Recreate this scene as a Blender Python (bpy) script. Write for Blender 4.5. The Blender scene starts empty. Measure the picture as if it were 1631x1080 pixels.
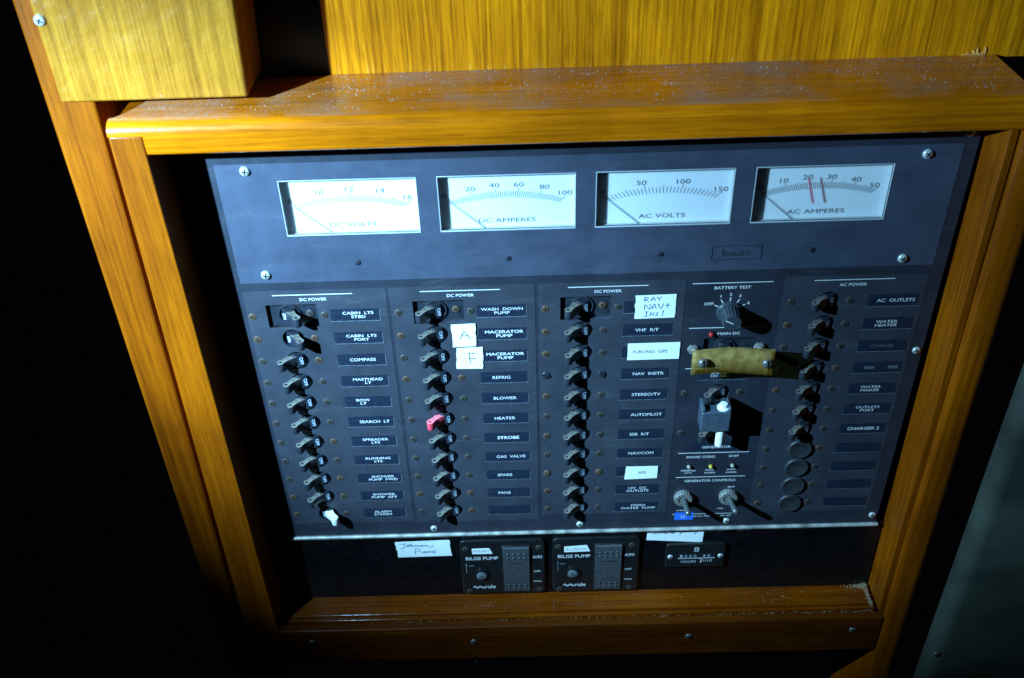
import bpy, bmesh, math, random
from mathutils import Vector, Matrix, Euler

random.seed(7)
sc = bpy.context.scene
COL = sc.collection
MM = 0.001

# ------------------------------------------------------------------ camera
cam_d = bpy.data.cameras.new("camera")
cam = bpy.data.objects.new("camera", cam_d)
COL.objects.link(cam)
cam_d.sensor_width = 23.6
cam_d.lens = 1574.17 / 1631 * 23.6
cam_d.clip_start = 0.01
cam_d.clip_end = 20
RT = ((0.99955918, 0.02900288, -0.0063471),
      (-0.0271046, 0.80420043, -0.59373985),
      (-0.01211582, 0.59365015, 0.80463203))
def pw(v):
    return Vector((v[0], v[2], -v[1]))
right = pw(RT[0]); down = pw(RT[1]); fwd = pw(RT[2])
m3 = Matrix((right, -down, -fwd)).transposed()
cam.matrix_world = Matrix.Translation(Vector((0.24344, -0.72833, 0.50457))) @ m3.to_4x4()
cam_d.dof.use_dof = True
cam_d.dof.focus_distance = 0.95
cam_d.dof.aperture_fstop = 5.0
sc.camera = cam

# ------------------------------------------------------------------ world: an unlit cabin
w = bpy.data.worlds.new("World")
sc.world = w
w.use_nodes = True
bg = w.node_tree.nodes["Background"]
bg.inputs[0].default_value = (0.5, 0.4, 0.8, 1)
bg.inputs[1].default_value = 0.0012

# ------------------------------------------------------------------ the hand torch left of the camera
LP = Vector((-0.410, -0.490, 0.455))
def torch(name, aim, watts, size, blend, radius, col):
    ld = bpy.data.lights.new(name, 'SPOT')
    ld.energy = watts
    ld.color = col
    ld.spot_size = math.radians(size)
    ld.spot_blend = blend
    ld.shadow_soft_size = radius
    lo = bpy.data.objects.new(name, ld)
    COL.objects.link(lo)
    lo.location = LP
    d = Vector(aim) - LP
    lo.rotation_euler = d.to_track_quat('-Z', 'Y').to_euler()
    return lo
torch("torch_spill", (0.065, 0.0, 0.252), 96, 66, 0.45, 0.007, (0.32, 0.68, 1.0))
torch("torch_core", (0.04, 0.0, -0.01), 128, 44, 1.0, 0.007, (0.32, 0.68, 1.0))

sc.cycles.diffuse_bounces = 2
sc.view_settings.view_transform = 'Standard'
sc.view_settings.look = 'None'
sc.view_settings.exposure = 0.0
sc.view_settings.gamma = 1.0
sc.view_settings.use_curve_mapping = False

# ------------------------------------------------------------------ material helpers
def new_mat(name):
    m = bpy.data.materials.new(name)
    m.use_nodes = True
    nt = m.node_tree
    return m, nt, nt.nodes["Principled BSDF"], nt.nodes, nt.links

def simple(name, col, rough=0.5, metal=0.0, coat=0.0, spec=0.5, var=0.0, vscale=200.0, bump=0.0, bscale=900.0):
    m, nt, b, N, L = new_mat(name)
    b.inputs["Base Color"].default_value = (*col, 1)
    b.inputs["Roughness"].default_value = rough
    b.inputs["Metallic"].default_value = metal
    b.inputs["Coat Weight"].default_value = coat
    b.inputs["Specular IOR Level"].default_value = spec
    if var or bump:
        tc = N.new("ShaderNodeTexCoord")
    if var:
        n = N.new("ShaderNodeTexNoise"); n.inputs["Scale"].default_value = vscale; n.inputs["Detail"].default_value = 6
        L.new(tc.outputs["Object"], n.inputs["Vector"])
        r = N.new("ShaderNodeValToRGB")
        r.color_ramp.elements[0].position = 0.3; r.color_ramp.elements[1].position = 0.72
        r.color_ramp.elements[0].color = (*[c * (1 - var) for c in col], 1)
        r.color_ramp.elements[1].color = (*[min(1, c * (1 + var)) for c in col], 1)
        L.new(n.outputs["Fac"], r.inputs["Fac"]); L.new(r.outputs["Color"], b.inputs["Base Color"])
    if bump:
        n2 = N.new("ShaderNodeTexNoise"); n2.inputs["Scale"].default_value = bscale; n2.inputs["Detail"].default_value = 3
        L.new(tc.outputs["Object"], n2.inputs["Vector"])
        bp = N.new("ShaderNodeBump"); bp.inputs["Strength"].default_value = bump; bp.inputs["Distance"].default_value = 0.0004
        L.new(n2.outputs["Fac"], bp.inputs["Height"]); L.new(bp.outputs["Normal"], b.inputs["Normal"])
    return m

def wood(name, axis, lo, hi, streak=(1.0, 1.0), rough=0.22, coat=0.5, pores=0.22, dust=0.0, scale=1.0, wear=None, wave=0.25, coat_rough=0.14, along=3.2, fine=0.28, wdist=0.0012):
    """varnished wood, grain running along axis (0 x, 1 y, 2 z)"""
    m, nt, b, N, L = new_mat(name)
    tc = N.new("ShaderNodeTexCoord")
    mp = N.new("ShaderNodeMapping")
    s = [62.0 * scale] * 3; s[axis] = along * scale
    mp.inputs["Scale"].default_value = s
    L.new(tc.outputs["Object"], mp.inputs["Vector"])
    n1 = N.new("ShaderNodeTexNoise"); n1.inputs["Scale"].default_value = 1.0; n1.inputs["Detail"].default_value = 7; n1.inputs["Roughness"].default_value = 0.62; n1.inputs["Distortion"].default_value = 1.1
    L.new(mp.outputs[0], n1.inputs["Vector"])
    r = N.new("ShaderNodeValToRGB")
    r.color_ramp.elements[0].position = 0.34; r.color_ramp.elements[1].position = 0.66
    r.color_ramp.elements[0].color = (*lo, 1); r.color_ramp.elements[1].color = (*hi, 1)
    L.new(n1.outputs["Fac"], r.inputs["Fac"])
    # fine dark pores
    mp2 = N.new("ShaderNodeMapping")
    s2 = [620.0] * 3; s2[axis] = 34.0
    mp2.inputs["Scale"].default_value = s2
    L.new(tc.outputs["Object"], mp2.inputs["Vector"])
    n2 = N.new("ShaderNodeTexNoise"); n2.inputs["Scale"].default_value = 1.0; n2.inputs["Detail"].default_value = 3
    L.new(mp2.outputs[0], n2.inputs["Vector"])
    r2 = N.new("ShaderNodeValToRGB")
    r2.color_ramp.elements[0].position = 0.36; r2.color_ramp.elements[1].position = 0.52
    r2.color_ramp.elements[0].color = (1 - pores, 1 - pores, 1 - pores, 1); r2.color_ramp.elements[1].color = (1, 1, 1, 1)
    L.new(n2.outputs["Fac"], r2.inputs["Fac"])
    mx = N.new("ShaderNodeMix"); mx.data_type = 'RGBA'; mx.blend_type = 'MULTIPLY'; mx.inputs[0].default_value = 1.0
    L.new(r.outputs["Color"], mx.inputs[6]); L.new(r2.outputs["Color"], mx.inputs[7])
    mp4 = N.new("ShaderNodeMapping")
    s4 = [300.0] * 3; s4[axis] = 3.5
    mp4.inputs["Scale"].default_value = s4; mp4.inputs["Location"].default_value = (3.1, 1.7, 5.3)
    L.new(tc.outputs["Object"], mp4.inputs["Vector"])
    n6 = N.new("ShaderNodeTexNoise"); n6.inputs["Scale"].default_value = 1.0; n6.inputs["Detail"].default_value = 5; n6.inputs["Roughness"].default_value = 0.65; n6.inputs["Distortion"].default_value = 0.3
    L.new(mp4.outputs[0], n6.inputs["Vector"])
    r6 = N.new("ShaderNodeValToRGB")
    r6.color_ramp.elements[0].position = 0.36; r6.color_ramp.elements[1].position = 0.58
    r6.color_ramp.elements[0].color = (1 - fine, 1 - fine * 1.15, 1 - fine * 1.2, 1); r6.color_ramp.elements[1].color = (1.05, 1.05, 1.05, 1)
    L.new(n6.outputs["Fac"], r6.inputs["Fac"])
    mx6 = N.new("ShaderNodeMix"); mx6.data_type = 'RGBA'; mx6.blend_type = 'MULTIPLY'; mx6.inputs[0].default_value = 1.0
    L.new(mx.outputs[2], mx6.inputs[6]); L.new(r6.outputs["Color"], mx6.inputs[7])
    mx = mx6
    # broad tonal drift
    n3 = N.new("ShaderNodeTexNoise"); n3.inputs["Scale"].default_value = 9.0; n3.inputs["Detail"].default_value = 2
    L.new(tc.outputs["Object"], n3.inputs["Vector"])
    r3 = N.new("ShaderNodeValToRGB")
    r3.color_ramp.elements[0].color = (0.72, 0.68, 0.62, 1); r3.color_ramp.elements[1].color = (1.15, 1.15, 1.15, 1)
    r3.color_ramp.elements[0].position = 0.3; r3.color_ramp.elements[1].position = 0.7
    L.new(n3.outputs["Fac"], r3.inputs["Fac"])
    mx3 = N.new("ShaderNodeMix"); mx3.data_type = 'RGBA'; mx3.blend_type = 'MULTIPLY'; mx3.inputs[0].default_value = 1.0
    L.new(mx.outputs[2], mx3.inputs[6]); L.new(r3.outputs["Color"], mx3.inputs[7])
    out = mx3.outputs[2]
    rough_out = None
    if dust:
        # settled dust lying on the upward faces
        geo = N.new("ShaderNodeNewGeometry")
        sx = N.new("ShaderNodeSeparateXYZ"); L.new(geo.outputs["Normal"], sx.inputs[0])
        up = N.new("ShaderNodeMapRange"); up.inputs[1].default_value = 0.9; up.inputs[2].default_value = 1.0
        L.new(sx.outputs[2], up.inputs[0])
        nd = N.new("ShaderNodeTexNoise"); nd.inputs["Scale"].default_value = 420; nd.inputs["Detail"].default_value = 8; nd.inputs["Roughness"].default_value = 0.7
        L.new(tc.outputs["Object"], nd.inputs["Vector"])
        nl = N.new("ShaderNodeTexNoise"); nl.inputs["Scale"].default_value = 22; nl.inputs["Detail"].default_value = 3
        L.new(tc.outputs["Object"], nl.inputs["Vector"])
        ad = N.new("ShaderNodeMath"); ad.operation = 'ADD'
        L.new(nd.outputs["Fac"], ad.inputs[0]); L.new(nl.outputs["Fac"], ad.inputs[1])
        dr = N.new("ShaderNodeMapRange"); dr.inputs[1].default_value = 0.86; dr.inputs[2].default_value = 1.35
        L.new(ad.outputs[0], dr.inputs[0])
        ml = N.new("ShaderNodeMath"); ml.operation = 'MULTIPLY'
        L.new(up.outputs[0], ml.inputs[0]); L.new(dr.outputs[0], ml.inputs[1])
        ms = N.new("ShaderNodeMath"); ms.operation = 'MULTIPLY'; ms.inputs[1].default_value = dust; ms.use_clamp = True
        L.new(ml.outputs[0], ms.inputs[0])
        mxd = N.new("ShaderNodeMix"); mxd.data_type = 'RGBA'
        L.new(ms.outputs[0], mxd.inputs[0]); L.new(out, mxd.inputs[6]); mxd.inputs[7].default_value = (0.34, 0.20, 0.14, 1)
        out = mxd.outputs[2]
        rr = N.new("ShaderNodeMapRange"); rr.inputs[3].default_value = rough; rr.inputs[4].default_value = 0.8
        L.new(ms.outputs[0], rr.inputs[0]); rough_out = rr.outputs[0]
        cw = N.new("ShaderNodeMapRange"); cw.inputs[3].default_value = coat; cw.inputs[4].default_value = 0.0
        L.new(ms.outputs[0], cw.inputs[0]); L.new(cw.outputs[0], b.inputs["Coat Weight"])
    if wear:
        # bare pale scratches in the veneer near its lower edge
        z0, z1 = wear
        sp = N.new("ShaderNodeSeparateXYZ"); L.new(tc.outputs["Object"], sp.inputs[0])
        mw = N.new("ShaderNodeMapping"); mw.inputs["Scale"].default_value = (420, 1, 14)
        L.new(tc.outputs["Object"], mw.inputs["Vector"])
        nw = N.new("ShaderNodeTexNoise"); nw.inputs["Scale"].default_value = 1; nw.inputs["Detail"].default_value = 2
        L.new(mw.outputs[0], nw.inputs["Vector"])
        hz = N.new("ShaderNodeMapRange"); hz.inputs[1].default_value = z0; hz.inputs[2].default_value = z1; hz.inputs[3].default_value = 0.62; hz.inputs[4].default_value = 0.86
        L.new(sp.outputs[2], hz.inputs[0])
        gt = N.new("ShaderNodeMath"); gt.operation = 'SUBTRACT'; L.new(nw.outputs["Fac"], gt.inputs[0]); L.new(hz.outputs[0], gt.inputs[1])
        sm = N.new("ShaderNodeMath"); sm.operation = 'MULTIPLY'; sm.inputs[1].default_value = 12; sm.use_clamp = True
        L.new(gt.outputs[0], sm.inputs[0])
        mxw = N.new("ShaderNodeMix"); mxw.data_type = 'RGBA'
        L.new(sm.outputs[0], mxw.inputs[0]); L.new(out, mxw.inputs[6]); mxw.inputs[7].default_value = (0.80, 0.34, 0.06, 1)
        out = mxw.outputs[2]
    L.new(out, b.inputs["Base Color"])
    if rough_out: L.new(rough_out, b.inputs["Roughness"])
    else:
        b.inputs["Roughness"].default_value = rough
        b.inputs["Coat Weight"].default_value = coat
    b.inputs["Coat Roughness"].default_value = coat_rough
    b.inputs["Specular IOR Level"].default_value = 0.15
    # varnish is not perfectly level
    nb = N.new("ShaderNodeTexNoise"); nb.inputs["Scale"].default_value = 60; nb.inputs["Detail"].default_value = 4
    L.new(tc.outputs["Object"], nb.inputs["Vector"])
    bp = N.new("ShaderNodeBump"); bp.inputs["Strength"].default_value = wave; bp.inputs["Distance"].default_value = wdist
    L.new(nb.outputs["Fac"], bp.inputs["Height"])
    bp2 = N.new("ShaderNodeBump"); bp2.inputs["Strength"].default_value = 0.15; bp2.inputs["Distance"].default_value = 0.0003
    L.new(n2.outputs["Fac"], bp2.inputs["Height"]); L.new(bp.outputs["Normal"], bp2.inputs["Normal"])
    L.new(bp2.outputs["Normal"], b.inputs["Normal"]); L.new(bp.outputs["Normal"], b.inputs["Coat Normal"])
    return m

def panel_paint(name, col, rough, speck=0.5):
    """dark textured paint with scuffs and specks of grime"""
    m, nt, b, N, L = new_mat(name)
    tc = N.new("ShaderNodeTexCoord")
    n = N.new("ShaderNodeTexNoise"); n.inputs["Scale"].default_value = 26; n.inputs["Detail"].default_value = 8; n.inputs["Roughness"].default_value = 0.68
    L.new(tc.outputs["Object"], n.inputs["Vector"])
    r = N.new("ShaderNodeValToRGB")
    r.color_ramp.elements[0].position = 0.32; r.color_ramp.elements[1].position = 0.75
    r.color_ramp.elements[0].color = (*[c * 0.80 for c in col], 1); r.color_ramp.elements[1].color = (*[c * 1.35 for c in col], 1)
    L.new(n.outputs["Fac"], r.inputs["Fac"])
    v = N.new("ShaderNodeTexVoronoi"); v.inputs["Scale"].default_value = 150; v.inputs["Randomness"].default_value = 1
    L.new(tc.outputs["Object"], v.inputs["Vector"])
    n2 = N.new("ShaderNodeTexNoise"); n2.inputs["Scale"].default_value = 60; n2.inputs["Detail"].default_value = 3
    L.new(tc.outputs["Object"], n2.inputs["Vector"])
    th = N.new("ShaderNodeMapRange"); th.inputs[1].default_value = 0.55; th.inputs[2].default_value = 0.85; th.inputs[3].default_value = 0.0; th.inputs[4].default_value = 0.16
    L.new(n2.outputs["Fac"], th.inputs[0])
    lt = N.new("ShaderNodeMath"); lt.operation = 'LESS_THAN'; L.new(v.outputs["Distance"], lt.inputs[0]); L.new(th.outputs[0], lt.inputs[1])
    mu = N.new("ShaderNodeMath"); mu.operation = 'MULTIPLY'; mu.inputs[1].default_value = speck; L.new(lt.outputs[0], mu.inputs[0])
    mx = N.new("ShaderNodeMix"); mx.data_type = 'RGBA'
    L.new(mu.outputs[0], mx.inputs[0]); L.new(r.outputs["Color"], mx.inputs[6]); mx.inputs[7].default_value = (0.20, 0.20, 0.19, 1)
    v2 = N.new("ShaderNodeTexVoronoi"); v2.inputs["Scale"].default_value = 520
    L.new(tc.outputs["Object"], v2.inputs["Vector"])
    n4 = N.new("ShaderNodeTexNoise"); n4.inputs["Scale"].default_value = 34; n4.inputs["Detail"].default_value = 5
    L.new(tc.outputs["Object"], n4.inputs["Vector"])
    th2 = N.new("ShaderNodeMapRange"); th2.inputs[1].default_value = 0.42; th2.inputs[2].default_value = 0.75; th2.inputs[3].default_value = 0.0; th2.inputs[4].default_value = 0.3
    L.new(n4.outputs["Fac"], th2.inputs[0])
    lt2 = N.new("ShaderNodeMath"); lt2.operation = 'LESS_THAN'; L.new(v2.outputs["Distance"], lt2.inputs[0]); L.new(th2.outputs[0], lt2.inputs[1])
    mu2 = N.new("ShaderNodeMath"); mu2.operation = 'MULTIPLY'; mu2.inputs[1].default_value = 0.28; L.new(lt2.outputs[0], mu2.inputs[0])
    mxb = N.new("ShaderNodeMix"); mxb.data_type = 'RGBA'
    L.new(mu2.outputs[0], mxb.inputs[0]); L.new(mx.outputs[2], mxb.inputs[6]); mxb.inputs[7].default_value = (0.15, 0.15, 0.15, 1)
    # smears where hands have wiped the face
    ms_ = N.new("ShaderNodeMapping"); ms_.inputs["Rotation"].default_value = (0, 0.6, 0); ms_.inputs["Scale"].default_value = (14, 14, 70)
    L.new(tc.outputs["Object"], ms_.inputs["Vector"])
    n5 = N.new("ShaderNodeTexNoise"); n5.inputs["Scale"].default_value = 1; n5.inputs["Detail"].default_value = 7; n5.inputs["Roughness"].default_value = 0.7; n5.inputs["Distortion"].default_value = 0.8
    L.new(ms_.outputs[0], n5.inputs["Vector"])
    sr = N.new("ShaderNodeMapRange"); sr.inputs[1].default_value = 0.56; sr.inputs[2].default_value = 0.8; sr.inputs[3].default_value = 0; sr.inputs[4].default_value = 0.3
    L.new(n5.outputs["Fac"], sr.inputs[0])
    mxs = N.new("ShaderNodeMix"); mxs.data_type = 'RGBA'
    L.new(sr.outputs[0], mxs.inputs[0]); L.new(mxb.outputs[2], mxs.inputs[6]); mxs.inputs[7].default_value = (0.12, 0.12, 0.13, 1)
    L.new(mxs.outputs[2], b.inputs["Base Color"])
    rr = N.new("ShaderNodeMapRange"); rr.inputs[3].default_value = rough - 0.08; rr.inputs[4].default_value = rough + 0.14
    L.new(n.outputs["Fac"], rr.inputs[0]); L.new(rr.outputs[0], b.inputs["Roughness"])
    g = N.new("ShaderNodeTexNoise"); g.inputs["Scale"].default_value = 1300; g.inputs["Detail"].default_value = 2
    L.new(tc.outputs["Object"], g.inputs["Vector"])
    bp = N.new("ShaderNodeBump"); bp.inputs["Strength"].default_value = 0.35; bp.inputs["Distance"].default_value = 0.0003
    L.new(g.outputs["Fac"], bp.inputs["Height"]); L.new(bp.outputs["Normal"], b.inputs["Normal"])
    return m

def glass_mat(name, tint, gloss=0.06):
    m = bpy.data.materials.new(name); m.use_nodes = True
    nt = m.node_tree; nt.nodes.clear(); N = nt.nodes; L = nt.links
    o = N.new("ShaderNodeOutputMaterial"); mix = N.new("ShaderNodeMixShader")
    t = N.new("ShaderNodeBsdfTransparent"); t.inputs[0].default_value = (*tint, 1)
    g = N.new("ShaderNodeBsdfGlossy"); g.inputs["Roughness"].default_value = 0.05
    mix.inputs[0].default_value = gloss
    L.new(t.outputs[0], mix.inputs[1]); L.new(g.outputs[0], mix.inputs[2]); L.new(mix.outputs[0], o.inputs[0])
    return m

HI, LO = (0.34, 0.078, 0.0007), (0.22, 0.043, 0.0004)
M = {}
M['wood_z'] = wood("teak_upright", 2, LO, HI, rough=0.45, coat=0.06)
M['wood_x'] = wood("teak_level", 0, LO, HI, dust=0.0)
M['wood_ledge'] = wood("teak_dusty_ledge", 0, (0.52, 0.122, 0.0012), (0.70, 0.175, 0.0017), dust=0.95, coat=1.0, coat_rough=0.24)
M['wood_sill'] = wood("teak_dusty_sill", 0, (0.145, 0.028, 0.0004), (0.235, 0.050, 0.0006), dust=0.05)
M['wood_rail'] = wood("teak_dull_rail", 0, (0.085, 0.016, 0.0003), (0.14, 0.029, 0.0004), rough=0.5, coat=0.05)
M['veneer'] = wood("veneer", 2, (0.62, 0.175, 0.0016), (0.92, 0.290, 0.0028), pores=0.3, scale=1.5, along=1.5, fine=0.42, coat=0.06, rough=0.4, wear=(0.205, 0.245))
M['box_wood'] = wood("box_teak", 2, (0.36, 0.130, 0.010), (0.50, 0.195, 0.016), scale=0.8, coat=0.8, wave=1.0, coat_rough=0.3, wdist=0.0018)
M['pale_chip'] = simple("bare_veneer", (0.80, 0.34, 0.07), 0.7, var=0.25)
M['dust'] = simple("dust_flake", (0.42, 0.36, 0.32), 0.9, var=0.3, vscale=500)
M['lint'] = simple("lint", (0.50, 0.34, 0.20), 0.95, var=0.3, vscale=400)
M['void'] = simple("unlit_interior", (0.006, 0.005, 0.006), 0.9)
M['base'] = panel_paint("panel_base_paint", (0.019, 0.021, 0.032), 0.47, 0.25)
M['plate'] = panel_paint("panel_plate_paint", (0.027, 0.030, 0.042), 0.58, 0.6)
M['plate2'] = panel_paint("panel_plate_paint_upper", (0.041, 0.048, 0.076), 0.55, 0.4)
M['black'] = simple("black_plastic", (0.012, 0.013, 0.016), 0.35, var=0.3)
M['strip'] = simple("label_black", (0.012, 0.018, 0.034), 0.42, var=0.35, vscale=300)
M['gloss'] = simple("black_acrylic", (0.004, 0.004, 0.005), 0.3, spec=0.3, var=0.4, vscale=90)
M['switchblk'] = simple("switch_plate_black", (0.010, 0.011, 0.012), 0.30, var=0.3, vscale=150)
M['rocker'] = simple("rocker_grey", (0.055, 0.060, 0.066), 0.42, var=0.2)
M['lever'] = simple("lever_grey", (0.022, 0.025, 0.034), 0.42, var=0.25)
M['leverdust'] = simple("lever_top_dusty", (0.135, 0.12, 0.10), 0.65, var=0.45, vscale=260)
M['hub'] = simple("breaker_hub", (0.018, 0.023, 0.032), 0.32, var=0.3)
M['red'] = simple("red_plastic", (0.72, 0.055, 0.09), 0.45, var=0.15)
M['redtop'] = simple("red_plastic_worn", (0.80, 0.16, 0.20), 0.5, var=0.25)
M['white'] = simple("white_plastic", (0.88, 0.88, 0.84), 0.4)
M['print'] = simple("white_print", (0.66, 0.66, 0.66), 0.6)
M['printdim'] = simple("faded_print", (0.10, 0.11, 0.12), 0.6)
M['onoff'] = simple("legend_white", (0.70, 0.82, 0.95), 0.5)
M['paper'] = simple("paper_tape", (0.84, 0.86, 0.82), 0.75, var=0.05, vscale=120)
M['ink'] = simple("ink_black", (0.02, 0.02, 0.03), 0.6)
M['inkblue'] = simple("ink_blue", (0.05, 0.06, 0.22), 0.6)
M['inkgreen'] = simple("print_green", (0.18, 0.24, 0.20), 0.6)
M['chrome'] = simple("screw_steel", (0.60, 0.60, 0.58), 0.30, metal=0.35, var=0.2)
M['nickel'] = simple("tarnished_screw", (0.066, 0.052, 0.044), 0.5, metal=0.2, var=0.5, vscale=500)
M['brass'] = simple("rusty_brass", (0.105, 0.056, 0.030), 0.6, metal=0.2, var=0.4, vscale=400)
M['dullsteel'] = simple("dull_steel", (0.20, 0.18, 0.16), 0.4, metal=0.5, var=0.4, vscale=400)
M['dark'] = simple("recess_dark", (0.004, 0.004, 0.005), 0.7)
M['hinge'] = simple("hinge_aluminium", (0.42, 0.41, 0.37), 0.38, metal=0.3, var=0.6, vscale=70)
_nt = M['hinge'].node_tree
_g = _nt.nodes.new("ShaderNodeNewGeometry")
for _n in _nt.nodes:
    if _n.type == 'TEX_NOISE': _nt.links.new(_g.outputs["Position"], _n.inputs["Vector"])
M['dial'] = simple("dial_white", (0.87, 0.87, 0.87), 0.7, var=0.02)
_b = M['dial'].node_tree.nodes["Principled BSDF"]
_b.inputs["Subsurface Weight"].default_value = 0.75
_b.inputs["Subsurface Radius"].default_value = (1, 1, 1)
_b.inputs["Subsurface Scale"].default_value = 0.0035
M['dialink'] = simple("dial_print", (0.075, 0.075, 0.08), 0.7)
M['dialgrey'] = simple("dial_tick", (0.12, 0.12, 0.125), 0.7)
M['dialred'] = simple("dial_red", (0.75, 0.22, 0.26), 0.7)
M['dialbrown'] = simple("dial_red_brown", (0.40, 0.22, 0.22), 0.7)
M['needle'] = simple("needle", (0.03, 0.035, 0.045), 0.5)
M['meterbox'] = simple("meter_case", (0.5, 0.48, 0.45), 0.45)
M['bezel'] = simple("meter_bezel_edge", (0.42, 0.45, 0.48), 0.3)
M['glass'] = glass_mat("meter_glass", (0.97, 0.98, 0.99), 0.03)
M['knob'] = simple("knob_black", (0.035, 0.042, 0.052), 0.33, var=0.2)
M['plug'] = simple("plug_plastic", (0.029, 0.032, 0.036), 0.42, var=0.3, vscale=90)
M['guard'] = None
M['block'] = simple("interlock_grey", (0.065, 0.085, 0.115), 0.25, var=0.2, coat=0.3)
M['nut'] = simple("knurled_nut", (0.24, 0.23, 0.21), 0.42, metal=0.3, var=0.35, vscale=400)
M['bat'] = simple("toggle_bat", (0.12, 0.135, 0.135), 0.3, metal=0.5)
M['ledred'] = simple("lens_red", (0.45, 0.015, 0.015), 0.15, coat=0.6)
M['ledamber'] = simple("lens_amber", (0.55, 0.36, 0.05), 0.15, coat=0.6)
M['ledclear'] = simple("lens_dull", (0.30, 0.27, 0.22), 0.2, coat=0.6)
M['blue'] = simple("blue_label", (0.03, 0.16, 0.75), 0.45)
M['teal'] = simple("teal_paint", (0.040, 0.046, 0.034), 0.7, var=0.7, vscale=11, bump=0.3, bscale=260)
def guard_mat():
    m, nt, b, N, L = new_mat("yellowed_acrylic")
    b.inputs["Base Color"].default_value = (0.66, 0.42, 0.13, 1)
    b.inputs["Roughness"].default_value = 0.28
    b.inputs["IOR"].default_value = 1.2
    tc = N.new("ShaderNodeTexCoord")
    n = N.new("ShaderNodeTexNoise"); n.inputs["Scale"].default_value = 130; n.inputs["Detail"].default_value = 5
    L.new(tc.outputs["Object"], n.inputs["Vector"])
    mr = N.new("ShaderNodeMapRange"); mr.inputs[1].default_value = 0.3; mr.inputs[2].default_value = 0.75; mr.inputs[3].default_value = 0.80; mr.inputs[4].default_value = 0.42
    L.new(n.outputs["Fac"], mr.inputs[0])
    tr = N.new("ShaderNodeBsdfTransparent"); tr.inputs[0].default_value = (0.70, 0.58, 0.25, 1)
    mix = N.new("ShaderNodeMixShader"); o = nt.nodes["Material Output"]
    L.new(mr.outputs[0], mix.inputs[0]); L.new(b.outputs[0], mix.inputs[1]); L.new(tr.outputs[0], mix.inputs[2])
    L.new(mix.outputs[0], o.inputs[0])
    return m
M['guard'] = guard_mat()

# ------------------------------------------------------------------ object helpers
def link(o, parent=None):
    COL.objects.link(o)
    if parent: o.parent = parent
    return o

def obj(name, me, mats, parent=None, loc=(0, 0, 0), rot=None):
    if isinstance(me, bmesh.types.BMesh):
        bm = me; me = bpy.data.meshes.new(name); bm.to_mesh(me); bm.free()
    if mats is not None and not me.materials:
        for k in (mats if isinstance(mats, (list, tuple)) else [mats]):
            me.materials.append(M[k])
    o = bpy.data.objects.new(name, me)
    o.location = Vector(loc) * MM
    if rot: o.rotation_euler = rot
    return link(o, parent)

def tag(o, label, cat, group=None, kind=None):
    if label: o["label"] = label
    if cat: o["category"] = cat
    if group: o["group"] = group
    if kind: o["kind"] = kind
    return o

def thing(name, label, cat, loc=(0, 0, 0), group=None):
    o = bpy.data.objects.new(name, None); o.empty_display_size = 0.02
    o.location = Vector(loc) * MM
    COL.objects.link(o)
    return tag(o, label, cat, group)

def box(bm, x0, x1, y0, y1, z0, z1, bev=0.0, seg=2, mi=0):
    vs = [bm.verts.new((x * MM, y * MM, z * MM)) for z in (z0, z1) for y in (y0, y1) for x in (x0, x1)]
    F = [(0, 2, 3, 1), (4, 5, 7, 6), (0, 1, 5, 4), (2, 6, 7, 3), (0, 4, 6, 2), (1, 3, 7, 5)]
    fs = [bm.faces.new([vs[i] for i in f]) for f in F]
    for f in fs: f.material_index = mi
    if bev:
        es = list({e for f in fs for e in f.edges})
        r = bmesh.ops.bevel(bm, geom=es, offset=bev * MM, segments=seg, profile=0.5, affect='EDGES')
        for f in r['faces']:
            f.material_index = mi; f.smooth = True
    return fs

def sharpen(bm, deg=35):
    for e in bm.edges:
        if len(e.link_faces) != 2 or e.calc_face_angle(0) > math.radians(deg): e.smooth = False

def bxm(*a, **k):
    bm = bmesh.new(); box(bm, *a, **k); return bm

def prism(bm, pts, a0, a1, axis, mi=0, smooth=False):
    """extrude a closed polygon (given in the two other axes, in order) along axis"""
    def P(p, a):
        v = [0, 0, 0]; o = [i for i in range(3) if i != axis]
        v[o[0]], v[o[1]], v[axis] = p[0] * MM, p[1] * MM, a * MM
        return v
    A = [bm.verts.new(P(p, a0)) for p in pts]; B = [bm.verts.new(P(p, a1)) for p in pts]
    n = len(pts); fs = []
    fs.append(bm.faces.new(A)); fs.append(bm.faces.new(B[::-1]))
    for i in range(n):
        f = bm.faces.new((A[i], B[i], B[(i + 1) % n], A[(i + 1) % n])); f.smooth = smooth; fs.append(f)
    for f in fs: f.material_index = mi
    bmesh.ops.recalc_face_normals(bm, faces=fs)
    return fs

def lathe(bm, prof, n=24, c=(0, 0, 0), mi=0, sharp=False, axis='y'):
    """revolve (r, t) profile about an axis running towards the viewer (t mm in front of the panel)"""
    rings = []
    for r, t in prof:
        ring = []
        for i in range(n):
            a = 2 * math.pi * i / n
            if axis == 'y': p = (c[0] + r * math.cos(a), c[1] - t, c[2] + r * math.sin(a))
            elif axis == 'x': p = (c[0] + t, c[1] + r * math.cos(a), c[2] + r * math.sin(a))
            else: p = (c[0] + r * math.cos(a), c[1] + r * math.sin(a), c[2] + t)
            ring.append(bm.verts.new([q * MM for q in p]))
        rings.append(ring)
    fs = []
    for k in range(len(rings) - 1):
        for i in range(n):
            f = bm.faces.new((rings[k][i], rings[k][(i + 1) % n], rings[k + 1][(i + 1) % n], rings[k + 1][i]))
            f.smooth = not sharp; fs.append(f)
    fs.append(bm.faces.new(rings[-1]));
    for f in fs: f.material_index = mi
    bmesh.ops.recalc_face_normals(bm, faces=fs)
    sharpen(bm, 48)
    return fs

def circle_pts(cx, cz, r, n=32):
    return [(cx + r * math.cos(2 * math.pi * i / n), cz + r * math.sin(2 * math.pi * i / n)) for i in range(n)]

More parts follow.
